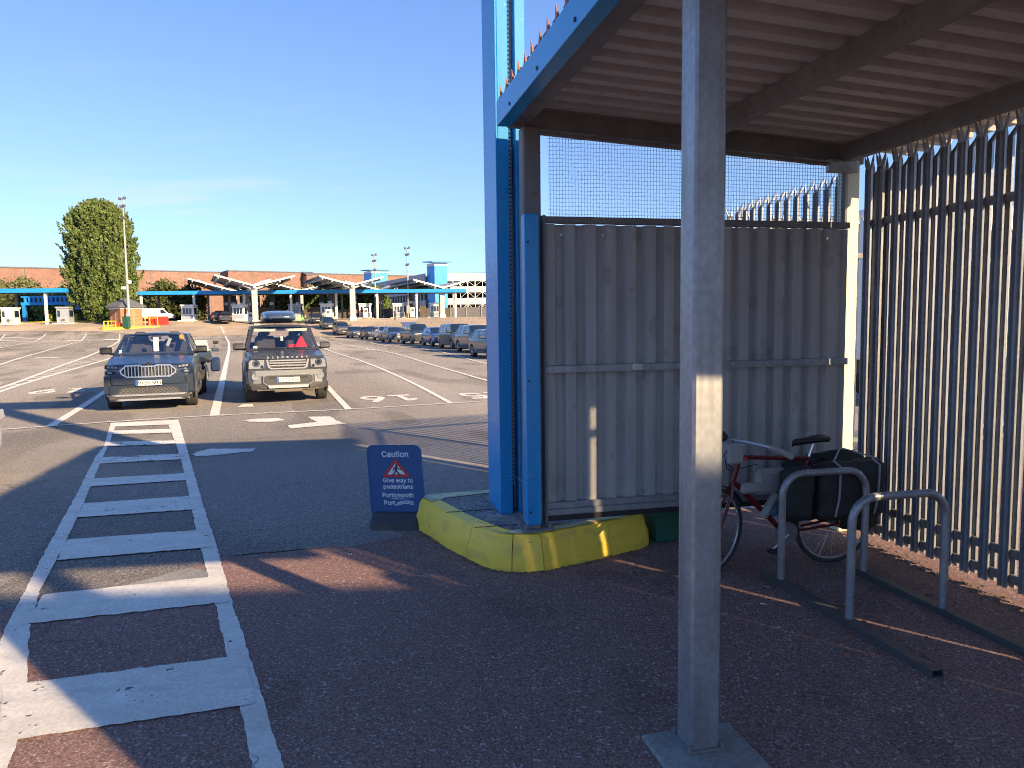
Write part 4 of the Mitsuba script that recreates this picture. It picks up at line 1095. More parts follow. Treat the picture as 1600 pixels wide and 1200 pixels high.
def face_grey(t, M, s, W):
    gp = Polygon([(-.475, 1.045), (.475, 1.045), (.44, .865), (.38, .825), (-.38, .825), (-.44, .865)])
    g = part(t, 'grille', prism(gp, 'y', -.012, .02), 'm_void', M=M)
    part(g, 'surround', prism(gp.buffer(.004).difference(Polygon([(-.44, 1.06), (.44, 1.06), (.405, .88), (.36, .85), (-.36, .85), (-.405, .88)])), 'y', -.045, .0), 'm_silver', M=M)
    for z in (.905, .965, 1.022):
        part(g, 'bar', [rbox(-.41, .41, -.042, -.012, z - .017, z + .017, .006), *[rbox(x - .008, x + .008, -.046, -.02, z - .022, z + .022, .003) for x in (-.22, 0, .22)]], 'm_silver', M=M)
    for f_ in (lambda P: P, mir):
        h = part(t, 'headlight', prism(f_([(.505, .85), (.495, 1.045), (.82, 1.045), (.86, .99), (.865, .835), (.62, .825)]), 'y', -.022, .06), 'm_lamp', M=M)
        sg = f_([(1, 0)])[0][0]
        part(h, 'projector', [tube([(sg * .70 + .072 * math.cos(q), -.026, .965 + .072 * math.sin(q)) for q in np.linspace(0, 2 * np.pi, 18, endpoint=False)], .010, 6, True), cyl((sg * .70, -.026, .965), (sg * .70, -.020, .965), .055, 14), cyl((sg * .575, -.026, .885), (sg * .575, -.020, .885), .035, 12)], 'm_dark_glass', M=M)
        part(h, 'inner_trim', prism(f_([(.505, .85), (.62, .825), (.865, .835), (.865, .85), (.63, .845), (.53, .865), (.52, 1.045), (.497, 1.045)]), 'y', -.028, -.010), 'm_trim', M=M)
        part(t, 'fog_light', [cyl((sg * .735, -.030, .655), (sg * .735, .02, .655), .058, 18), tube([(sg * .735 + .068 * math.cos(q), -.022, .655 + .068 * math.sin(q)) for q in np.linspace(0, 2 * np.pi, 18, endpoint=False)], .013, 6, True)], 'm_lamp', 30, M=M)
        part(t, 'bumper_corner', hull([(sg * x, y, z) for x, y in ((.60, -.02), (.86, .01), (.93, .16), (.6, .16)) for z in (.50, .79)]), 'm_silver_car', M=M)
        part(t, 'bumper_lower_corner', hull([(sg * x, y, z) for x, y, z in ((.48, -.04, .36), (.48, -.04, .50), (.86, .0, .50), (.80, .02, .34), (.94, .18, .50), (.9, .2, .36), (.5, .2, .33))]), 'm_trim', M=M)
    part(t, 'bumper_band', hull([(x, y, z) for x, y in ((-.72, -.045), (.72, -.045), (.86, .05), (-.86, .05)) for z in (.665, .795)]), 'm_silver_car', M=M)
    op = Polygon([(-.55, .65), (-.48, .685), (.48, .685), (.55, .65), (.56, .52), (.47, .455), (-.47, .455), (-.56, .52)])
    part(t, 'bumper_opening', prism(op, 'y', -.055, .02), 'm_trim', M=M)
    part(t, 'opening_rim', prism(op.buffer(.012).difference(op.buffer(-.006)), 'y', -.065, -.03), 'm_silver_car', M=M)
    part(t, 'intake', [rbox(-.44, -.26, -.060, -.04, .60, .66, .01), rbox(.26, .44, -.060, -.04, .60, .66, .01)], 'm_void', M=M)
    part(t, 'skid_plate', [hull([(x, y, z) for x, y, z in ((-.46, -.07, .445), (.46, -.07, .445), (.44, -.075, .385), (-.44, -.075, .385), (-.46, .05, .445), (.46, .05, .445), (.42, .05, .36), (-.42, .05, .36))])], 'm_silver', M=M)
    part(t, 'under_tray', [rbox(-.32, .32, -.05, .2, .285, .36, .015), rbox(-.70, -.30, -.02, .08, .325, .36, .01), rbox(.30, .70, -.02, .08, .325, .36, .01)], 'm_bronze_dull', M=M)
    plate(t, M, '2070 KSZ', .575, -.062)
    let = []
    for k, c in enumerate('DISCOVERY'):
        m = text_at(c, .040, depth=.004)
        let.append(xf(m, np.array([[1, 0, 0, (k - 4) * .109], [0, .35, -.94, -.002], [0, .94, .35, 1.075], [0, 0, 0, 1.0]])))
    part(t, 'bonnet_lip', hull([(x, y, z) for x, y, z in ((-.82, .0, 1.06), (.82, .0, 1.06), (-.82, .04, 1.12), (.82, .04, 1.12), (-.85, .2, 1.13), (.85, .2, 1.13), (-.85, .2, 1.06), (.85, .2, 1.06))]), s['paint'], M=M)
    part(t, 'bonnet_lettering', let, 'm_sign_white', M=M)
    for x0, x1 in ((-.62, .05), (.08, .74)):
        part(t, 'wiper', [tube([(x0, s['cowl_y'] - .0 + .03, s['cowl_z'] + .05), ((x0 + x1) / 2, s['cowl_y'] - .03, s['cowl_z'] + .065), (x1, s['cowl_y'] + .0, s['cowl_z'] + .04)], .013, 6)], 'm_black', 40, M=M)
    for x0, x1 in ((-.66, -.16), (.16, .66)):
        part(t, 'sun_visor', xf(rbox(x0, x1, -.008, .008, -.075, .0, .006), np.array([[1, 0, 0, 0], [0, 1, 0, s['roof_y0'] + .10], [0, 0, 1, s['H'] - .105], [0, 0, 0, 1.0]])), 'm_pale_sun', M=M)
    part(t, 'dash_paper', [xf(bx(-.03, .03, -.001, .001, -.06, .06), rotz(0, (.0, s['cowl_y'] + .62, 1.50))), xf(bx(-.05, .05, -.001, .001, -.03, .03), rotz(.2, (-.66, s['cowl_y'] + .30, 1.30)))], 'm_pale_sun', M=M)
    rc = loft([[(.47 + e * .17 * math.cos(q), s['cowl_y'] + .62 + e * .05 * math.sin(q), z) for q in np.linspace(0, 2 * np.pi, 14, endpoint=False)] for z, e in ((1.21, 1.0), (1.32, .85), (1.43, .5), (1.52, .22), (1.55, .08))])
    part(t, 'red_cloth', [rc, rbox(.16, .36, s['cowl_y'] + .68, s['cowl_y'] + .74, 1.21, 1.34, .02)], 'm_red_cloth', 40, M=M)
    part(t, 'roof_rail', [tube([(sg * .66, 2.2, 1.855), (sg * .68, 2.3, 1.90), (sg * .68, 4.4, 1.92), (sg * .66, 4.55, 1.88)], .02, 6) for sg in (-1, 1)], 'm_black', 40, M=M)


mat('m_bronze_dull', (.14, .12, .095), .6, .1)
mat('m_silver_car', (.30, .305, .31), .34, .55, coat=.6)


def face_far(kind):
    def fn(t, M, s, W):
        hz = s['hood']
        gp = [(-W * .50, hz - .09), (W * .50, hz - .09), (W * .44, hz - .27), (-W * .44, hz - .27)]
        part(t, 'grille', prism(gp, 'y', -.012, .03), 'm_void', M=M)
        part(t, 'grille_bar', bx(-W * .46, W * .46, -.02, -.008, hz - .185, hz - .165), 'm_chrome', M=M)
        for f_ in (lambda P: P, mir):
            part(t, 'headlight', prism(f_([(W * .54, hz - .17), (W * .56, hz - .07), (W * .88, hz - .03), (W * .90, hz - .13), (W * .7, hz - .19)]), 'y', -.005, .14), 'm_lamp', M=M)
        part(t, 'lower_intake', prism([(-W * .7, .36), (-W * .6, .50), (W * .6, .50), (W * .7, .36)], 'y', -.01, .03), 'm_void', M=M)
        plate(t, M, '', .56, -.012, lod=1)
    return fn


suv = dict(W=1.864, L=4.76, H=1.70, hood=1.02, cowl_y=1.12, cowl_z=1.19, belt=1.16, tail=1.10, r=.36, axle=.91, base=2.79, roof_y0=2.02, roof_y1=4.20, rear_y=4.66, pillars=[.33, .68], wheel_x=-.37, face=face_navy, paint='m_car_navy', mirror_mat='m_black', wt=.74)
disco = dict(W=1.915, L=4.83, H=1.86, hood=1.07, cowl_y=1.20, cowl_z=1.22, belt=1.20, tail=1.15, r=.385, axle=.90, base=2.885, roof_y0=1.92, roof_y1=4.55, rear_y=4.74, pillars=[.34, .68], wheel_x=-.37, face=face_grey, paint='m_car_grey', mirror_mat='m_trim', wt=.76, zb=.36, square=True, arch='m_car_grey')
AX = .36
kd = car('parked_car', 'dark blue SUV facing the camera with a chrome slatted grille and white number plate', 'car', None, rotz(AX, (-7.95, 16.22, 0)), suv, 'm_car_navy', 0)
dk = car('parked_car', 'boxy dark grey off-roader with a roof box and a red cloth behind its windscreen', 'car', None, rotz(AX, (-5.24, 17.35, 0)), disco, 'm_car_grey', 0)
MD = rotz(AX, (-5.24, 17.35, 0))
def soft(q, w, h, e=.45):
    c, n = math.cos(q), math.sin(q)
    return w * math.copysign(abs(c) ** e, c), h * math.copysign(abs(n) ** e, n)


rb = loft([[(x, y, 2.03 + (z if z > 0 else z * .5)) for x, z in (soft(q, w, h) for q in np.linspace(0, 2 * np.pi, 24, endpoint=False))] for y, w, h in ((2.15, .22, .05), (2.22, .33, .10), (2.45, .40, .15), (2.8, .43, .19), (3.9, .43, .19), (4.3, .38, .15), (4.4, .25, .06))])
rx = thing('roof_box', 'dark grey streamlined roof box on top of the boxy grey off-roader', 'roof box')
part(rx, 'shell', rb, 'm_car_steel', 60, M=MD)
part(rx, 'cross_bar', [rbox(-.70, .70, y - .03, y + .03, 1.885, 1.945, .01) for y in (2.7, 3.9)], 'm_black', M=MD)

SP = {'hatch': dict(W=1.80, L=4.3, H=1.47, hood=.86, cowl_y=1.0, cowl_z=1.0, belt=.99, tail=.98, r=.32, axle=.85, base=2.62, roof_y0=1.95, roof_y1=3.7, rear_y=4.2, pillars=[.5]),
      'saloon': dict(W=1.82, L=4.7, H=1.45, hood=.84, cowl_y=1.12, cowl_z=.98, belt=.98, tail=1.0, r=.33, axle=.88, base=2.8, roof_y0=2.1, roof_y1=3.5, rear_y=4.25, pillars=[.5]),
      'estate': dict(W=1.82, L=4.7, H=1.50, hood=.86, cowl_y=1.08, cowl_z=1.0, belt=1.0, tail=1.0, r=.33, axle=.88, base=2.75, roof_y0=2.0, roof_y1=4.2, rear_y=4.62, pillars=[.36, .70]),
      'suv': dict(W=1.86, L=4.6, H=1.67, hood=1.0, cowl_y=1.08, cowl_z=1.15, belt=1.14, tail=1.08, r=.36, axle=.9, base=2.7, roof_y0=1.95, roof_y1=4.05, rear_y=4.52, pillars=[.36, .70]),
      'mpv': dict(W=1.86, L=4.7, H=1.74, hood=.98, cowl_y=.92, cowl_z=1.13, belt=1.10, tail=1.05, r=.34, axle=.9, base=2.85, roof_y0=1.85, roof_y1=4.4, rear_y=4.64, pillars=[.34, .68])}
for q in SP.values():
    q['face'] = face_far(0)
    q['wheel_x'] = -.37
queue = [((-0.05, 36.4), 'hatch', 'm_car_steel', 'steel blue hatchback at the near end of the queue, half hidden by the blue column'), ((-1.25, 43.6), 'suv', 'm_car_steel', 'steel grey SUV second from the blue column in the queue of cars'),
         ((-2.95, 50.2), 'mpv', 'm_car_grey', 'tall grey people carrier third from the blue column in the queue'), ((-5.00, 56.2), 'hatch', 'm_car_blue', 'bright blue hatchback between two taller grey cars in the queue'),
         ((-7.30, 62.2), 'mpv', 'm_car_grey', 'grey people carrier in the queue with its tailgate raised'), ((-10.30, 69.0), 'saloon', 'm_car_steel', 'slate blue saloon in the middle of the queue just behind the open tailgate'),
         ((-12.50, 76.4), 'estate', 'm_car_silver', 'pale silver estate car, the lightest car in the queue'), ((-15.20, 83.0), 'hatch', 'm_car_navy', 'dark hatchback directly behind the pale silver estate'),
         ((-18.40, 90.3), 'saloon', 'm_car_navy', 'dark saloon in the queue where the concrete apron begins'), ((-21.80, 97.4), 'suv', 'm_car_bronze', 'bronze grey SUV at the foot of the concrete apron'),
         ((-25.60, 105.4), 'suv', 'm_car_navy', 'dark SUV climbing the apron, second from the far end of the queue'), ((-29.30, 113.0), 'suv', 'm_car_black', 'blackish SUV at the far end of the queue next to the booths')]
for (x, y), kind, paint, lab in queue:
    z = float(elev(x, y)) + (.03 if y > 96 else 0)
    M = rotz(AX + (.04 if y > 60 else 0), (x, y, z))
    if 96 < y < 112:
        M = M @ np.array([[1, 0, 0, 0], [0, 1, -.07, 0], [0, .07, 1, 0], [0, 0, 0, 1.0]])
    q = car('queue_car', lab, 'car', 'cars queueing towards the booths', M, SP[kind], paint)
    if 'tailgate raised' in lab:
        part(q, 'tailgate', [hull([(x_, y_, z_) for x_ in (-.68, .68) for y_, z_ in ((4.38, 1.69), (4.38, 1.73), (5.15, 1.88), (5.15, 1.83))])], paint, M=M)
    if 'third from' in lab:
        part(q, 'open_door', [hull([(x_, y_, z_) for x_, y_ in ((-.94, 1.10), (-.98, 1.10), (-1.50, 1.75), (-1.46, 1.80)) for z_ in (.36, 1.02)])], paint, M=M)
for (x, y), kind, paint, lab, ang in (((-47.2, 119.0), 'saloon', 'm_car_black', 'black car seen from behind at a booth under the canopy, left of a twin', 3.6), ((-45.2, 117.0), 'suv', 'm_car_black', 'dark car seen from behind at a booth, right of its twin', 3.6), ((-36.6, 118.5), 'suv', 'm_car_blue', 'blue SUV coming out from under the canopy above the roof box', .42), ((-39.3, 121.5), 'hatch', 'm_car_red', 'small red car beside the blue SUV under the canopy', .42)):
    car('booth_car', lab, 'car', None, rotz(ang, (x, y, float(elev(x, y)) + .03)), SP[kind], paint)

# white van behind the kiosk
vn = thing('white_van', 'white panel van parked behind the red barriers beyond the brick kiosk', 'van')
MV = rotz(.25, (-58.0, 121.5, float(elev(-58, 122)) + .03))
side_ = [(-2.7, .35), (2.2, .35), (2.85, .42), (2.9, .95), (2.2, 1.20), (1.45, 1.95), (1.1, 2.05), (-2.6, 2.05), (-2.75, 1.9)]
bdy = prism([(x, z) for x, z in side_], 'y', -.95, .95)
part(vn, 'body', bdy, 'm_white', 30, M=MV)
part(vn, 'cab_window', [prism([(1.0, 1.25), (1.95, 1.25), (1.40, 1.82), (1.0, 1.82)], 'y', -.958, -.94)], 'm_dark_glass', M=MV)
part(vn, 'windscreen', hull([(x + .012, y, z + .01) for x, z in ((2.16, 1.25), (1.50, 1.92)) for y in (-.8, .8)] + [(x - .02, y, z - .02) for x, z in ((2.16, 1.25), (1.50, 1.92)) for y in (-.8, .8)]), 'm_dark_glass', M=MV)
part(vn, 'sill', bx(-2.6, 2.7, -.96, -.93, .30, .48), 'm_trim', M=MV)
for x in (-1.8, 1.9):
    for y in (-.86, .86):
        part(vn, 'wheel', cyl((x, y - .11, .33), (x, y + .11, .33), .33, 20), 'm_rubber', 40, M=MV)

# motorcycle behind the blue SUV
mc = thing('motorcycle', 'grey touring motorcycle with side cases standing just behind the dark blue SUV', 'motorcycle')
MM = rotz(AX + .05, (-8.42, 20.2, 0))
for y, nm in ((.35, 'front_wheel'), (1.85, 'rear_wheel')):
    k = part(mc, nm, xf(tyre_mesh(.32, .15), rotz(0, (0, y, .32))), 'm_rubber', 40, M=MM)
    part(k, 'rim', xf(cat(rim_mesh(.32, .1)), rotz(0, (0, y, .32))), 'm_silver', 30, M=MM)
part(mc, 'frame', [tube([(0, .55, .95), (0, .9, .62), (0, 1.3, .45), (0, 1.85, .35)], .06, 8), rbox(-.16, .16, .85, 1.35, .35, .70, .06)], 'm_dark_grey', 40, M=MM)
part(mc, 'fork', [tube([(s * .1, .62, 1.05), (s * .1, .35, .32)], .03, 8) for s in (-1, 1)], 'm_steel', 40, M=MM)
part(mc, 'fuel_tank', hull([(x, y, z) for x, y, z in ((-.2, .75, .8), (.2, .75, .8), (-.17, .8, 1.02), (.17, .8, 1.02), (-.12, 1.25, .82), (.12, 1.25, .82), (0, 1.0, 1.06))]), 'm_car_steel', 30, M=MM)
part(mc, 'seat', rbox(-.15, .15, 1.2, 1.95, .78, .90, .04), 'm_black', M=MM)
part(mc, 'fairing', hull([(x, y, z) for x, y, z in ((-.25, .45, .85), (.25, .45, .85), (-.22, .42, 1.15), (.22, .42, 1.15), (-.3, .75, .9), (.3, .75, .9), (0, .30, 1.0))]), 'm_car_steel', 30, M=MM)
part(mc, 'windshield', hull([(x, y, z) for x, y, z in ((-.2, .48, 1.14), (.2, .48, 1.14), (-.15, .62, 1.45), (.15, .62, 1.45), (-.2, .50, 1.14), (.2, .5, 1.14), (.15, .64, 1.45))]), 'm_pale_grey', M=MM)
part(mc, 'handlebar', tube([(-.42, .88, 1.16), (-.22, .72, 1.18), (.22, .72, 1.18), (.42, .88, 1.16)], .016, 8), 'm_steel', 40, M=MM)
part(mc, 'hand_guard', [rbox(s * .36 - .09, s * .36 + .09, .70, .76, 1.12, 1.22, .02) for s in (-1, 1)], 'm_car_steel', M=MM)
for s in (-1, 1):
    part(mc, 'mirror', [cyl((s * .30, .76, 1.18), (s * .38, .74, 1.36), .008), rbox(s * .38 - .07, s * .38 + .07, .72, .75, 1.33, 1.42, .02)], 'm_black', M=MM)
    part(mc, 'side_case', rbox(min(s * .24, s * .50), max(s * .24, s * .50), 1.35, 1.85, .52, .92, .04), 'm_silver', M=MM)
part(mc, 'top_case', rbox(-.22, .22, 1.75, 2.15, .98, 1.28, .05), 'm_silver', M=MM)
part(mc, 'tank_map', rbox(-.09, .09, .78, .98, 1.07, 1.16, .02), 'm_white', M=MM)

# nose of a silver car just entering at the left edge

sc = car('parked_car', 'silver car of which only the nose shows at the left edge of the picture', 'car', None, rotz(math.pi / 2 - .1, (-6.60, 8.66, 0)), SP['hatch'], 'm_car_silver')
# ---------------------------------------------------------------- booths, canopies and buildings beyond the lot
def gz(x, y):
    return float(elev(x, y)) + .03


TD, TP = np.array([-.40, .916]), np.array([.916, .40])     # the butterfly roofs run back along TD


def butterfly(xc, yc, wl, wr, zf, rise, depth, label, rear_only=False):
    t = thing('butterfly_canopy', label, 'canopy', 'butterfly roofs over the check-in lanes')
    M = np.eye(4)
    M[:2, 0], M[:2, 1], M[:2, 3] = TP, TD, (xc, yc)
    for sg, wd, nm in ((-1, wl, 'roof_wing'), (1, wr, 'roof_wing')):
        zt = zf + rise
        p = hull([(x, y, z) for x, zz in ((0, zf), (sg * wd, zt)) for y in (0, depth) for z in (zz, zz - .10)])
        k = part(t, nm, p, 'm_grey', M=M)
        part(k, 'edge_trim', hull([(x, y, z) for x, zz in ((0, zf), (sg * wd, zt)) for y in (-.06, -.01) for z in (zz + .05, zz - .20)]), 'm_white', M=M)
        for f in (.28, .62, .9):
            z = zf + rise * f
            part(k, 'purlin', bx(sg * wd * f - .10, sg * wd * f + .10, -.12, depth, z - .48, z - .12), 'm_pale_grey', M=M)
        for y in (.6, depth - 1.5):
            part(k, 'rafter', hull([(x, y + d, z) for x, zz in ((0, zf - .75), (sg * wd * .8, zt - .5)) for d in (-.1, .1) for z in (zz, zz + .35)]), 'm_pale_grey', M=M)
    part(t, 'valley_gutter', bx(-.22, .22, -.08, depth, zf - .45, zf + .06), 'm_white', M=M)
    for y, m_, w in ((.75, 'm_pale_sun' if 0 else 'm_pale_grey', .42), (depth - 1.5, 'm_grey', .36)):
        x_, y_ = (M @ np.array([0, y, 0, 1]))[:2]
        c = part(t, 'column', bx(-w, w, y - .3, y + .3, gz(x_, y_) - .05, zf - .4), m_, M=M)
        part(c, 'base', bx(-w - .12, w + .12, y - .42, y + .42, gz(x_, y_) - .05, gz(x_, y_) + .55), 'm_offwhite', M=M)
    return t


butterfly(-38.7, 113.0, 5.6, 6.0, 7.75, 1.55, 17, 'nearest left butterfly roof on a thick pale column, above the grey off-roader')
butterfly(-24.9, 118.0, 5.2, 5.0, 7.95, 1.3, 17, 'butterfly roof in the middle of the row, on a thick white column')
butterfly(-11.5, 127.0, 5.2, 4.8, 7.75, 1.3, 17, 'rightmost butterfly roof in front of the blue stair tower')
butterfly(-49.1, 133.0, 7.6, 6.2, 7.9, 2.1, 15, 'left butterfly roof set back behind the blue fascia, leftmost of the row')
butterfly(-39.0, 139.0, 6.4, 6.6, 8.1, 1.7, 15, 'set-back butterfly roof between the two thick pale columns')
butterfly(-24.3, 140.0, 6.6, 6.0, 8.0, 1.6, 14, 'set-back butterfly roof left of the rightmost one')


def flat_canopy(label, x0, x1, y0, y1, dep, zt, cols, hgt=.85):
    t = thing('flat_canopy', label, 'canopy')
    d = np.array([x1 - x0, y1 - y0])
    L = np.linalg.norm(d)
    d = d / L
    M = np.eye(4)
    M[:2, 0], M[:2, 1], M[:2, 3] = d, (-d[1], d[0]), (x0, y0)
    part(t, 'fascia', [bx(0, L, 0, .12, zt - hgt, zt), bx(0, .12, .12, dep, zt - hgt, zt), bx(L - .12, L, .12, dep, zt - hgt, zt)], 'm_cyan', M=M)
    part(t, 'roof_deck', bx(.12, L - .12, .12, dep, zt - .5, zt - .25), 'm_dark_grey', M=M)
    for c in cols:
        x_, y_ = (M @ np.array([c, .6, 0, 1]))[:2]
        part(t, 'column', bx(c - .16, c + .16, .45, .80, gz(x_, y_) - .05, zt - .5), 'm_white', M=M)
        x_, y_ = (M @ np.array([c, dep - .6, 0, 1]))[:2]
        part(t, 'rear_column', bx(c - .16, c + .16, dep - .8, dep - .5, gz(x_, y_) - .05, zt - .5), 'm_grey', M=M)
    return t


flat_canopy('long flat canopy with a bright blue fascia in front of the check-in booths', -61.7, -7.6, 121.5, 127.0, 9.0, 7.45, (1.3, 9.6, 17.6, 25.2, 32.6, 39.4, 46.0, 52.6), .6)
flat_canopy('flat blue canopy over the two left booths at the left edge', -92.0, -68.4, 113.5, 114.2, 7.5, 7.75, (12.3, 20.6), .65)
g2 = thing('blue_gantry', 'blue steel gantry with posts and a louvred beam behind the left booths', 'gantry')
part(g2, 'beam', bx(-84, -69.0, 128.0, 128.5, 5.6, 6.1), 'm_cyan')
part(g2, 'top_beam', bx(-84, -69.0, 128.1, 128.4, 6.9, 7.15), 'm_cyan')
for x in np.arange(-83.5, -69, .75):
    part(g2, 'louvre', bx(x, x + .3, 128.12, 128.4, 6.1, 6.9), 'm_cyan')
for x in (-83.6, -76.2, -70.5):
    part(g2, 'post', bx(x - .25, x + .25, 128.0, 128.6, gz(x, 128) - .05, 5.6), 'm_far_blue')
part(g2, 'signal_box', [rbox(-74.5, -73.6, 127.6, 128.0, 4.7, 5.6, .05), rbox(-69.8, -68.8, 127.6, 128.0, 5.0, 6.6, .05)], 'm_far_blue')


def booth(x, y, w, label, mt, ang=.12, unit=False):
    t = thing('ticket_booth', label, 'booth', None)
    z = gz(x, y)
    M = rotz(ang, (x, y, z))
    part(t, 'cabin', rbox(-w / 2, w / 2, -1.1, 1.1, .12, 2.35, .03), mt, M=M)
    part(t, 'roof', rbox(-w / 2 - .12, w / 2 + .12, -1.22, 1.22, 2.35, 2.58, .03), 'm_white' if mt != 'm_cabin_grey' else 'm_cabin_grey', M=M)
    part(t, 'plinth', bx(-w / 2 - .35, w / 2 + .35, -1.9, 1.5, -.1, .13), 'm_offwhite', M=M)
    n = 3 if w > 1.6 and not unit else 1
    for k in range(n):
        xx = -w / 2 + .22 + (w - .44) * (k + .5) / n if n > 1 else -w * .30
        part(t, 'window', bx(xx - .19, xx + .19, -1.125, -1.09, 1.05, 2.0), 'm_dark_glass', M=M)
    for sg in (-1, 1):
        part(t, 'side_window', bx(sg * w / 2 - .02, sg * w / 2 + .02, -.7, .7, 1.05, 2.05), 'm_dark_glass', M=M)
    part(t, 'lower_panel', bx(-w / 2 + .08, w / 2 - .08, -1.115, -1.09, .22, .92), 'm_cabin_grey' if not unit else mt, M=M)
    if unit:
        part(t, 'air_unit', [rbox(-.05, .75, -1.45, -1.11, .2, .85, .03)], 'm_pale_grey', M=M)
        part(t, 'air_unit_grille', [cyl((.25, -1.46, .55), (.25, -1.45, .55), .22, 14)], 'm_dark_grey', M=M)


booth(-77.0, 114.8, 1.7, 'white booth under the canopy at the far left edge', 'm_white', .18, True)
booth(-69.2, 115.8, 1.7, 'grey booth in shade under the left blue canopy', 'm_cabin_grey', .18, True)
for x, y, w, mt, lab in ((-52.3, 121.3, 1.9, 'm_white', 'white booth left of the row of dark columns'), (-44.0, 121.0, 1.9, 'm_white', 'white booth behind the thick pale column above the off-roader'), (-36.4, 126.0, 2.0, 'm_cabin_grey', 'grey white booth behind the blue SUV under the canopy'), (-31.2, 126.5, 1.9, 'm_white', 'white booth just above the far end of the car queue'),
                         (-25.2, 129.0, 2.0, 'm_white', 'white booth right of the middle white column'), (-19.6, 130.0, 1.9, 'm_white', 'white booth between the middle and right columns'), (-13.4, 131.0, 1.8, 'm_white', 'white booth just left of the rightmost thick column')):
    booth(x, y, w, lab, mt)
for x, y, lab in ((-24.8, 127.2, 'tall pale cabinet beside the middle booth'), (-16.6, 125.6, 'white cabinet left of the rightmost booth'), (-40.0, 114.6, 'pale cabinet at the foot of the left thick column'), (-29.3, 119.5, 'grey cabinet left of the middle thick column')):
    t = thing('lane_cabinet', lab, 'cabinet')
    M = rotz(.2, (x, y, gz(x, y)))
    part(t, 'body', rbox(-.4, .4, -.3, .3, .08, 1.75, .03), 'm_offwhite', M=M)
    part(t, 'screen', bx(-.22, .22, -.312, -.295, 1.05, 1.45), 'm_dark_grey', M=M)
    part(t, 'foot', bx(-.46, .46, -.36, .36, -.05, .10), 'm_dark_grey', M=M)
ORD = ['leftmost ', 'second ', 'third ', 'fourth ', 'fifth ', 'sixth ', 'seventh ', 'eighth ', 'ninth ', 'tenth ', 'eleventh ', 'twelfth ']
for k, (x, y) in enumerate(((-49.6, 130), (-48.6, 131), (-47.3, 131.5), (-46.2, 132), (-44.8, 132), (-42.2, 132), (-37.9, 133), (-34.0, 134), (-31.0, 128), (-27.6, 132), (-23.4, 134), (-18.0, 134))):
    t = thing('lane_portal', ORD[k] + 'dark grey steel post from the left among those under the canopies', 'post', 'dark posts standing among the lanes under the canopies')
    part(t, 'post', bx(x - .38, x + .38, y - .2, y + .2, gz(x, y) - .05, 6.9), 'm_dark_grey')
    part(t, 'head_light', rbox(x - .35, x + .35, y - .35, y - .2, 5.2, 5.7, .03), 'm_lamp')
hd = thing('lane_hurdle', 'low pale green barrier between the lanes above the roof of the off-roader', 'barrier')
for k in range(8):
    part(hd, 'upright', rbox(-34.6 + .48 * k, -34.45 + .48 * k, 116.0 + .1 * k, 116.12 + .1 * k, gz(-33, 116) - .05, gz(-33, 116) + 1.05, .02), 'm_pale_sun' if k % 2 else 'm_hurdle')
part(hd, 'rail', [hull([(x, y + d, z + e) for x, y in ((-34.7, 116.1), (-31.1, 116.9)) for d in (0, .06) for e in (0, .08)]) for z in (gz(-33, 116) + .3, gz(-33, 116) + .75)], 'm_hurdle')

# brick kiosk with a hipped roof
ks = thing('brick_kiosk', 'small orange brick kiosk with a hipped slate roof beside the tall lamp mast', 'kiosk')
MK = rotz(-.62, (-57.9, 112.2, float(elev(-56.6, 111)))) @ np.diag([.80, .80, .95, 1.0])
part(ks, 'wall', [bx(-2.0, 2.0, -2.0, 2.0, -.8, 2.75)], 'm_hut_brick', M=MK)
for q in [bx(x - .22, x + .22, -2.06, -1.99, -.8, 2.75) for x in (-1.78, -.05, 1.78)] + [bx(-2.06, -1.99, y - .22, y + .22, -.8, 2.75) for y in (-1.78, 1.78)]:
    part(ks, 'pilaster', q, 'm_hut_brick', M=MK)
part(ks, 'cornice', rbox(-2.12, 2.12, -2.12, 2.12, 2.75, 3.05, .02), 'm_offwhite', M=MK)
rf = part(ks, 'roof', hull([(x, y, 3.05) for x in (-2.6, 2.6) for y in (-2.6, 2.6)] + [(x, y, 3.17) for x in (-2.6, 2.6) for y in (-2.6, 2.6)] + [(-.3, 0, 4.55), (.3, 0, 4.55)]), 'm_slate', M=MK)
part(rf, 'hip_tile', [cyl((sx * 2.55, sy * 2.55, 3.2), (sx * .3, 0, 4.58), .07, 6) for sx in (-1, 1) for sy in (-1, 1)], 'm_dark_grey', M=MK)
part(ks, 'window', [bx(-2.075, -2.02, -.9, .9, .9, 2.4)], 'm_dark_glass', M=MK)
part(ks, 'window_frame', [bx(-2.10, -2.03, -1.0, 1.0, .78, .90), bx(-2.10, -2.03, -1.0, 1.0, 2.4, 2.5), bx(-2.10, -2.03, -.04, .04, .9, 2.4), bx(-2.10, -2.03, -1.0, -.9, .9, 2.4), bx(-2.10, -2.03, .9, 1.0, .9, 2.4)], 'm_white', M=MK)
part(ks, 'door', [bx(2.0, 2.05, -1.2, -.2, -.2, 2.1)], 'm_dark_grey', M=MK)
solo('kiosk_kerb', [hull([(x, y, z) for x, y in ((-59.0, 107.0), (-58.4, 106.6), (-52.0, 110.4), (-53.2, 113.2)) for z in (float(elev(-58, 107)) - .4, float(elev(-57, 109)) + .22)])], 'm_yel_plain', 'yellow edged pavement round the foot of the brick kiosk', 'kerb')
cbn = thing('green_cabinet', 'green metal utility cabinet standing against the brick kiosk', 'cabinet')
MC = rotz(-.1, (-55.8, 108.1, float(elev(-55.8, 108.1)) + .15))
part(cbn, 'body', rbox(-.45, .45, -.3, .3, 0, 1.60, .02), 'm_green', M=MC)
part(cbn, 'door_seam', bx(-.012, .012, -.308, -.295, .1, 1.35), 'm_black', M=MC)
part(cbn, 'lid', rbox(-.5, .5, -.34, .34, 1.60, 1.67, .02), 'm_green', M=MC)
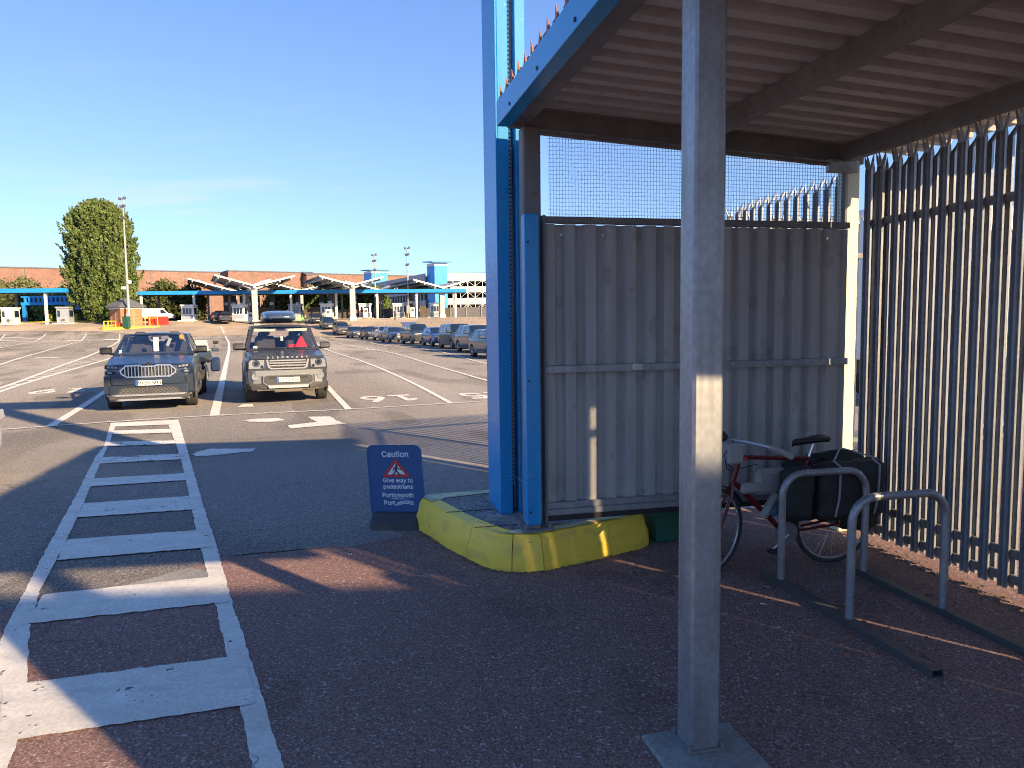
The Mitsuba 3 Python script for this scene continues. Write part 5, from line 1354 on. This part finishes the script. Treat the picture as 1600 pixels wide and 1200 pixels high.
yr = thing('yellow_guard_rail', 'yellow tubular guard rail in front of the kiosk window', 'rail')
z0 = float(elev(-59.6, 107.2))
for x in (-58.6, -58.1, -57.2):
    part(yr, 'post', cyl((x, 107.2 + (x + 58.6) * .4, z0 - .2), (x, 107.2 + (x + 58.6) * .4, z0 + 1.25), .07, 8), 'm_yel_plain')
part(yr, 'rail', [tube([(-58.6, 107.2, z0 + h), (-57.2, 107.76, z0 + h)], .055, 8) for h in (.65, 1.22)], 'm_yel_plain')
rbz = thing('red_barrier', 'two red plastic barriers with a yellow frame beside the kiosk', 'barrier')
for x in (-54.5, -53.0):
    zz = gz(x, 113.5)
    part(rbz, 'block', loft([[(x + sx * w, 113.5 + sy * d, zz + z) for sx, sy in ((-1, -1), (1, -1), (1, 1), (-1, 1))] for z, w, d in ((0, .8, .3), (.25, .8, .28), (.35, .75, .15), (1.25, .72, .12))]), 'm_red_plastic')
part(rbz, 'yellow_frame', [cyl((x, 112.6, gz(-52, 112.6)), (x, 112.6, gz(-52, 112.6) + 1.6), .06, 8) for x in (-55.3, -54.6, -53.4)] + [cyl((-55.3, 112.6, gz(-52, 112.6) + 1.1), (-53.4, 112.6, gz(-52, 112.6) + 1.1), .05, 8)], 'm_yel_plain')
rz = thing('red_litter_box', 'small red and white box behind the yellow rail by the kiosk', 'box')
part(rz, 'box', rbox(-57.9, -57.0, 108.4, 109.0, z0 + .35, z0 + 1.0, .05), 'm_red_plastic')
part(rz, 'base', rbox(-57.9, -56.8, 108.3, 109.1, z0 - .2, z0 + .35, .03), 'm_offwhite')


def mast(x, y, zt, label, cam=False):
    t = thing('lamp_mast', label, 'lamp mast')
    z = gz(x, y) - .3
    part(t, 'pole', cyl((x, y, z), (x, y, zt), .20, 10, .09), 'm_pale_grey', 40)
    for k, (dz, w) in enumerate(((-.2, .34), (-1.3, .22), (-3.0, .16))):
        part(t, 'lamp_head', [rbox(x - w - .16, x - w + .12, y - .3, y + .1, zt + dz - .15, zt + dz + .22, .04), rbox(x + w - .12, x + w + .16, y - .3, y + .1, zt + dz - .05, zt + dz + .32, .04), bx(x - w, x + w, y - .05, y + .05, zt + dz, zt + dz + .07)], 'm_dark_grey')
    part(t, 'ladder_box', rbox(x - .3, x + .3, y - .35, y - .1, z + 1, z + 2.4, .04), 'm_pale_grey')
    if cam:
        part(t, 'camera_box', [rbox(x + .15, x + .6, y - .3, y + .1, 8.0, 8.5, .03), rbox(x - .75, x - .2, y - .3, y + .1, 7.2, 7.6, .03)], 'm_white')


mast(-56.15, 109.6, 20.4, 'tall pale lamp mast standing beside the poplar and the brick kiosk', True)
mast(-25.4, 140.0, 14.6, 'slim lamp mast left of the other one, above the middle canopy')
mast(-17.6, 128.0, 14.6, 'slim lamp mast rising behind the right canopy, left of the blue stair tower')

# long brick building along the skyline
bb = thing('brick_building', 'long windowless red brick building along the skyline behind the trees', 'building')
A_, B_ = np.array([-212.0, 226.0]), np.array([-52.0, 330.0])
dB = (B_ - A_) / np.linalg.norm(B_ - A_)
LB = np.linalg.norm(B_ - A_)
MB2 = np.eye(4)
MB2[:2, 0], MB2[:2, 1], MB2[:2, 3] = dB, (-dB[1], dB[0]), A_
for x0, x1, h, yo in ((0, 62, 21.9, 0), (62, 118.5, 21.9, 0), (121.5, 150, 22.6, 0), (150, LB + 20, 22.4, .8)):
    w_ = part(bb, 'wall', bx(x0, x1, yo, 30, 0, h), 'm_brick', M=MB2)
    part(w_, 'coping', bx(x0 - .15, x1 + .15, yo - .2, 30, h, h + .45), 'm_slate', M=MB2)
    for x in np.arange(x0 + 9, x1 - 2, 11.5):
        part(w_, 'joint', bx(x - .12, x + .12, yo - .03, yo + .05, 4, h - .1), 'm_dark_grey', M=MB2)
part(bb, 'link_wall', bx(118.5, 121.5, 4, 30, 0, 19.5), 'm_brick', M=MB2)
for x, w_, h in ((30, 4.5, 22.6), (80, 4.2, 24.2), (151, 4.0, 22.9)):
    s_ = part(bb, 'stair_bay', bx(x, x + w_, -4.5, 0.02, 0, h - 1.5), 'm_brick', M=MB2)
    part(s_, 'roof', [hull([(a, b, z) for a in (x - .3, x + w_ + .3) for b, z in ((-4.8, h - 1.4), (-4.8, h - 1.1), (1.5, h), (1.5, h + .4))])], 'm_slate', M=MB2)
    part(s_, 'window', bx(x + .9, x + w_ - .9, -4.55, -4.46, 9, 12), 'm_dark_glass', M=MB2)
for x in (46, 50, 53.5, 57.5, 11, 16, 20, 60.5, 65, 70):
    part(bb, 'slot_window', bx(x, x + 2.4, -.06, .04, 13.6, 14.4), 'm_void', M=MB2)
part(bb, 'string_course', bx(48, 80, -.5, .02, 10.2, 11.2), 'm_offwhite', M=MB2)
part(bb, 'annex', bx(56, 92, -3.5, -.5, 0, 9.0), 'm_brick', M=MB2)
part(bb, 'annex_window', [bx(x, x + 2.0, -3.56, -3.47, 5.2, 7.6) for x in (58, 62, 66, 72, 76, 84)], 'm_dark_glass', M=MB2)

# multi-storey car park with two blue stair towers
cp = thing('multistorey_car_park', 'white multistorey car park with open decks and dark bands of openings', 'building')
MPk = rotz(.02, (-19.2, 172.0, 0))
zbs = ((2.0, 4.9), (6.0, 7.35), (8.75, 10.0), (11.35, 13.0))
for z0_, z1_ in zbs[1:]:
    part(cp, 'parapet', bx(4.4, 40, 0, .3, z0_ - .15, z1_ - .05), 'm_offwhite', M=MPk)
part(cp, 'ground_wall', bx(4.4, 40, .05, .3, 1.5, 2.4), 'm_offwhite', M=MPk)
for z in (5.9, 8.6, 11.2, 13.05):
    part(cp, 'deck', bx(4.4, 40, .3, 26, z - .25, z), 'm_dark_grey', M=MPk)
part(cp, 'back_wall', bx(4.4, 40, 4.0, 4.3, 1.5, 13), 'm_void', M=MPk)
for x in np.arange(5.9, 40, 1.7):
    part(cp, 'mullion', bx(x - .09, x + .09, .02, .28, 2.4, 11.3), 'm_white', M=MPk)
for x in (9.25, 12.65, 22.8, 26.2):
    for z0_, z1_ in ((4.6, 5.9), (7.35, 8.65), (9.95, 11.25)):
        for sg in (-1, 1):
            part(cp, 'brace', [hull([(a, b, z) for a, z in ((x + sg * 1.58, z0_), (x + sg * 1.70, z0_), (x + .02 * sg, z1_), (x + sg * .14, z1_)) for b in (-.04, .02)])], 'm_white', M=MPk)
MW = np.eye(4)
wa, wb_ = np.array([-19.8, 172.0]), np.array([-45.0, 226.0])
dw = (wb_ - wa) / np.linalg.norm(wb_ - wa)
MW[:2, 0], MW[:2, 1], MW[:2, 3] = dw, (dw[1], -dw[0]), wa
LW = np.linalg.norm(wb_ - wa)
for z0_, z1_ in ((11.2, 13.0), (8.6, 9.6), (5.8, 6.9), (1.5, 4.0)):
    part(cp, 'side_parapet', bx(0, LW, -.0, .3, z0_, z1_), 'm_cabin_grey', M=MW)
part(cp, 'side_back', bx(0, LW, 3.2, 3.5, 1.5, 12.8), 'm_void', M=MW)
for x in np.arange(1.2, LW, 2.4):
    part(cp, 'side_mullion', bx(x - .14, x + .14, .05, .3, 4.0, 11.2), 'm_pale_grey', M=MW)
for nm, lab, x, y, w_, d_, h in (('stair_tower', 'bright blue stair tower at the corner of the white car park', -17.1, 168.4, 3.1, 4.6, 15.0), ('stair_tower', 'bright blue stair tower further left, before the brick skyline building', -41.6, 224.0, 5.0, 8.0, 17.3)):
    st_ = thing(nm, lab, 'tower')
    M = rotz(.48, (x, y, 0))
    part(st_, 'shaft', bx(0 if w_ < 4 else -.0, w_, 0, d_, 0, h), 'm_cyan', M=M)
    part(st_, 'fascia', bx(-.05, w_ + .05, -.06, d_, h - .45, h + .15), 'm_white', M=M)
    part(st_, 'roof', hull([(a, b, z) for a, b in ((-.9, -.8), (w_ + .8, -.8), (w_ + .8, d_ + .5), (-.9, d_ + .5)) for z in (h + .15 + (.35 if b > 0 else 0), h + .4 + (.35 if b > 0 else 0))]), 'm_far_blue', M=M)
    part(st_, 'base', bx(-.02, w_ + .02, -.03, .02, 0, 3.2), 'm_far_blue', M=M)
nt = thing('netting_fence', 'grey netted fence in front of the car park at the right', 'fence')
part(nt, 'net', bx(-11.4, 6, 141.0, 141.06, 1.8, 4.6), 'm_netting')
for x in np.arange(-11.4, 6, 2.9):
    part(nt, 'post', bx(x - .06, x + .06, 140.85, 140.98, 1.8, 5.6), 'm_pale_grey')
hw = thing('noise_wall', 'brown timber wall panels seen between the booths', 'wall')
for x in np.arange(-58, -12, 2.3):
    part(hw, 'panel', bx(x + .02, x + 2.25, 146 + .02 * (x % 3), 146.2 + .02 * (x % 3), 2.4, 4.6 + (.5 if int(x) % 3 == 0 else 0)), 'm_bronze_dull')
bw = thing('low_parapet', 'pale low wall and railing behind the blue booth posts on the left', 'wall')
part(bw, 'wall', bx(-68.0, -62.5, 133, 133.3, 4.2, 4.75), 'm_offwhite')
part(bw, 'post', [bx(x - .1, x + .1, 133.05, 133.25, 2.2, 4.2) for x in (-67.5, -65.2, -63)], 'm_offwhite')
yk = thing('far_kerb', 'yellow edged traffic island with yellow bollards behind the left booths', 'kerb')
part(yk, 'kerb', [bx(-86, -66, 121.5, 122.2, gz(-80, 121) - .1, gz(-80, 121) + .18)], 'm_yel_plain')
for x in (-75.2, -71.2, -84):
    part(yk, 'bollard', cyl((x, 121.8, gz(x, 121)), (x, 121.8, gz(x, 121) + 1.35), .32, 12), 'm_yel_plain', 40)
bs = thing('blue_direction_sign', 'blue and white direction sign on the ground left of the kiosk', 'sign')
part(bs, 'board', [rbox(-66.0, -64.3, 118.0, 118.1, gz(-65, 118) + .9, gz(-65, 118) + 1.5, .02), rbox(-65.9, -64.4, 118.0, 118.1, gz(-65, 118) + 1.9, gz(-65, 118) + 2.4, .02)], 'm_far_blue')
part(bs, 'white_board', rbox(-65.8, -64.5, 118.02, 118.08, gz(-65, 118) + 1.5, gz(-65, 118) + 1.9, .02), 'm_white')
part(bs, 'leg', [cyl((x, 118.1, gz(-65, 118) - .05), (x, 118.1, gz(-65, 118) + 2.3), .05, 8) for x in (-65.6, -64.7)], 'm_pale_grey')


# ---------------------------------------------------------------- trees: leaf clumps through the crown's volume
def leaves(centres, size, per, spread, upw=.5):
    n = len(centres) * per
    c = np.repeat(centres, per, 0) + nrg.normal(size=(n, 3)) * np.array([spread, spread, spread * 1.25])
    d = nrg.normal(size=(n, 3))
    d[:, 2] = np.abs(d[:, 2]) * upw + .4
    d /= np.linalg.norm(d, axis=1, keepdims=True)
    a = np.cross(d, nrg.normal(size=(n, 3)))
    a /= np.linalg.norm(a, axis=1, keepdims=True)
    s = size * (.6 + .8 * nrg.random((n, 1)))
    v = np.stack([c - d * s * .7, c + a * s * .42, c + d * s * .9, c - a * s * .42], 1).reshape(-1, 3)
    k = np.arange(n)[:, None] * 4
    return trimesh.Trimesh(v, np.vstack([k + [0, 1, 2], k + [0, 2, 3]]), process=False)


def shoots(centres, dirs, length, rad, per, size):
    n = len(centres) * per
    d0 = np.repeat(dirs, per, 0)
    t = nrg.random((n, 1))
    c = np.repeat(centres, per, 0) + d0 * (t - .3) * length + nrg.normal(size=(n, 3)) * rad * (1.15 - t)
    d = d0 + nrg.normal(size=(n, 3)) * .75
    d /= np.linalg.norm(d, axis=1, keepdims=True)
    a = np.cross(d, nrg.normal(size=(n, 3)))
    a /= np.linalg.norm(a, axis=1, keepdims=True)
    s = size * (.6 + .8 * nrg.random((n, 1)))
    v = np.stack([c - d * s * .6, c + a * s * .45, c + d * s * .9, c - a * s * .45], 1).reshape(-1, 3)
    k = np.arange(n)[:, None] * 4
    return trimesh.Trimesh(v, np.vstack([k + [0, 1, 2], k + [0, 2, 3]]), process=False)


def tree(name, label, x, y, h0, prof_, n, per, size, spread, m_, trunk=.3, group=None, seed=1, category='tree'):
    """prof_: (height, radius) pairs of the crown."""
    t = thing(name, label, category, group)
    z = gz(x, y) - .1
    pr = np.array(prof_)
    hs = nrg.random(n)
    hh = pr[0, 0] + (pr[-1, 0] - pr[0, 0]) * hs
    R = np.interp(hh, pr[:, 0], pr[:, 1])
    th = nrg.random(n) * 2 * np.pi
    lump = .72 + .52 * meshkit.noise(np.c_[np.cos(th) * 2.2 + seed, np.sin(th) * 2.2, hh * .45], seed)
    rr = R * lump * np.sqrt(.30 + .70 * nrg.random(n))
    c = np.c_[x + rr * np.cos(th), y + rr * np.sin(th), z + hh]
    if name == 'poplar_tree':
        rr = R * (.80 + .34 * meshkit.noise(np.c_[np.cos(th) * 3.2 + seed, np.sin(th) * 3.2, hh * .5], seed)) * np.sqrt(.35 + .65 * nrg.random(n)) * np.where(nrg.random(n) < .07, 1.16, 1.0)
        lean = 1.0 + .5 * nrg.random(n)
        c = np.c_[x + rr * np.cos(th), y + rr * np.sin(th), z + hh]
        dv = np.c_[np.cos(th) * .45, np.sin(th) * .45, lean] + nrg.normal(size=(n, 3)) * .22
        dv /= np.linalg.norm(dv, axis=1, keepdims=True)
        part(t, 'crown', shoots(c, dv, 1.7, .20, per, size), m_)
    else:
        part(t, 'crown', leaves(c, size, per, spread), m_)
    ms = [cyl((x, y, z - .2), (x, y, z + pr[-1, 0] * .55), trunk, 8, trunk * .3)]
    for k in range(14):
        q = k / 14
        a = k * 2.4
        hb = pr[0, 0] + (pr[-1, 0] - pr[0, 0]) * q * .6
        r_ = np.interp(hb + 2, pr[:, 0], pr[:, 1]) * .75
        ms.append(tube([(x, y, z + hb * .8), (x + r_ * .5 * math.cos(a), y + r_ * .5 * math.sin(a), z + hb + 1.0), (x + r_ * math.cos(a), y + r_ * math.sin(a), z + hb + 2.6)], [trunk * .35, trunk * .22, trunk * .08], 5))
    part(t, 'trunk', ms, 'm_bark', 40)


tree('poplar_tree', 'big dense green poplar left of the lamp mast', -64.6, 118.5, 0, [(.9, 2.2), (2, 3.2), (3.5, 4.2), (6.5, 5.0), (10.5, 5.1), (14.5, 4.5), (16.5, 3.6), (17.6, 2.4), (18.2, .9)], 1900, 46, .27, .42, 'm_leaf', .45)
k = 0
for x, y, h, r, m_, lab in ((-104, 150, 8.3, 5.5, 'm_leaf_pale', 'rounded pale green tree at the far left behind the blue canopy'), (-95, 146, 8.0, 5.0, 'm_leaf_pale', 'pale green tree second from the left edge behind the blue canopy'), (-86, 150, 8.7, 5.5, 'm_leaf_pale', 'pale green tree rising highest left of the poplar'), (-80, 144, 7.6, 4.2, 'm_leaf_pale', 'bushy pale tree directly left of the poplar behind the canopy'),
                            (-89, 138, 5.2, 4.2, 'm_leaf_dark', 'dark green shrub seen under the left blue canopy'), (-82.5, 137, 5.0, 4.0, 'm_leaf', 'green shrub seen under the left canopy between its posts'), (-76, 137, 5.2, 4.0, 'm_leaf', 'leafy shrub right of the grey left booth'), (-97, 138, 5.0, 4.0, 'm_leaf_dark', 'dark shrub under the canopy at the left edge'), (-70, 139, 4.5, 3.6, 'm_leaf', 'low green shrub behind the blue direction sign'),
                            (-64.5, 139, 6.6, 3.8, 'm_leaf_dark', 'dense olive green bush behind the white van'), (-60.0, 140, 5.6, 2.6, 'm_leaf_dark', 'smaller olive bush right of the one behind the van'), (-47, 152, 6.2, 3.8, 'm_leaf', 'tree glimpsed between the dark posts under the left roofs'), (-40.5, 153, 6.2, 3.8, 'm_leaf', 'tree glimpsed right of the left thick column'), (-34, 152, 6.0, 3.6, 'm_leaf', 'tree glimpsed above the green hurdle under the canopy'), (-28.5, 153, 6.0, 3.4, 'm_leaf', 'tree glimpsed behind the middle thick column')):
    k += 1
    tree('background_tree', lab, x, y, 0, [(0.2, r * .7), (h * .35, r), (h * .7, r * .85), (h * .92, r * .5), (h, .3)], 330, 16, .42, .5, m_, .22, seed=k + 3)


# ---------------------------------------------------------------- two people by the booths
def person(label, x, y, ang, top, legs):
    t = thing('person', label, 'person')
    M = rotz(ang, (x, y, gz(x, y)))
    J = {'hl': ((-.10, 0, .92), .10), 'hr': ((.10, 0, .92), .10), 'kl': ((-.11, -.05, .50), .065), 'kr': ((.12, .06, .50), .065), 'al': ((-.11, .06, .09), .045), 'ar': ((.12, -.02, .09), .045), 'tl': ((-.11, -.10, .04), .04), 'tr': ((.12, -.18, .04), .04), 'w': ((0, 0, 1.08), .13), 'c': ((0, 0, 1.33), .16), 'sl': ((-.19, 0, 1.42), .06), 'sr': ((.19, 0, 1.42), .06), 'el': ((-.25, .02, 1.14), .045), 'er': ((.25, -.04, 1.14), .045), 'wl': ((-.24, -.10, .90), .035), 'wr': ((.24, -.16, .93), .035), 'n': ((0, 0, 1.48), .06), 'h0': ((0, -.01, 1.60), .085), 'h1': ((0, 0, 1.68), .10)}

    def bone(*ks):
        return Manifold.batch_hull([Manifold.sphere(J[q][1], 12).translate(J[q][0]) for q in ks])
    leg = bone('hl', 'kl') + bone('kl', 'al') + bone('hr', 'kr') + bone('kr', 'ar') + bone('hl', 'hr') + bone('al', 'tl') + bone('ar', 'tr')
    tor = bone('w', 'c') + bone('hl', 'hr', 'w') + bone('sl', 'c', 'sr') + bone('sl', 'el') + bone('sr', 'er')
    skin = bone('el', 'wl') + bone('er', 'wr') + bone('c', 'n') + bone('n', 'h0') + bone('h0', 'h1')
    part(t, 'body', skin, 'm_skin', 60, M=M)
    part(t, 'shirt', tor, top, 60, M=M)
    part(t, 'trousers', leg, legs, 60, M=M)
    part(t, 'hair', Manifold.sphere(.108, 14).translate((0, .02, 1.71)), 'm_black', 60, M=M)


person('distant person in a pink shirt standing left of the middle booth', -26.6, 127.5, .3, 'm_shirt', 'm_denim')
person('distant person in dark clothes walking on the apron between the right columns', -18.3, 117.5, .5, 'm_denim', 'm_black')

# ---------------------------------------------------------------- beyond the frame: what throws the shade on the footway
ob = thing('stair_block', 'tall rendered stair block behind the viewpoint', 'building')
MO = np.eye(4)
MO = rotz(.045, (7.18, -4.9, 0))
foot = [(0, 0), (4.3, 0), (6.0, -2.5), (2.9, -2.5)]
part(ob, 'wall', prism(foot, 'z', 0, 5.8), 'm_offwhite', M=MO)
part(ob, 'coping', prism(Polygon(foot).buffer(.04, join_style='mitre'), 'z', 5.8, 6.0), 'm_slate', M=MO)
part(ob, 'window', [bx(x, x + 1.6, -.02, .04, z, z + 1.5) for x in (1.3,) for z in (1.0, 3.8)], 'm_dark_glass', M=MO)
lp = thing('street_lamp', 'street lamp post behind the viewpoint beside the palisade fence', 'street lamp')
part(lp, 'post', cyl((5.55, -2.7, 0), (5.55, -2.7, 7.0), .12, 10), 'm_galv', 40)
part(lp, 'lamp_head', rbox(5.2, 5.9, -2.9, -2.5, 7.0, 7.2, .05), 'm_dark_grey')
tl = thing('freight_trailer', 'white freight trailer parked in the yard beyond the palisade fence', 'trailer')
MT = np.eye(4)
MT[:2, 0], MT[:2, 1], MT[:2, 3] = W_[:2] / np.linalg.norm(W_[:2]), U_[:2] / np.linalg.norm(U_[:2]), (7.2, 14.2)
part(tl, 'box', rbox(0, 12, 0, 2.5, 1.0, 4.0, .04), 'm_white', M=MT)
part(tl, 'chassis', bx(.3, 11.8, .5, 2.0, .7, 1.0), 'm_black', M=MT)
for x in (1.6, 2.9, 4.2):
    part(tl, 'wheel', [cyl((x, y, .48), (x, y + .35, .48), .48, 18) for y in (.05, 2.1)], 'm_rubber', 40, M=MT)
part(tl, 'landing_leg', [bx(9.5, 9.7, y, y + .2, 0, .8) for y in (.4, 1.9)], 'm_dark_grey', M=MT)
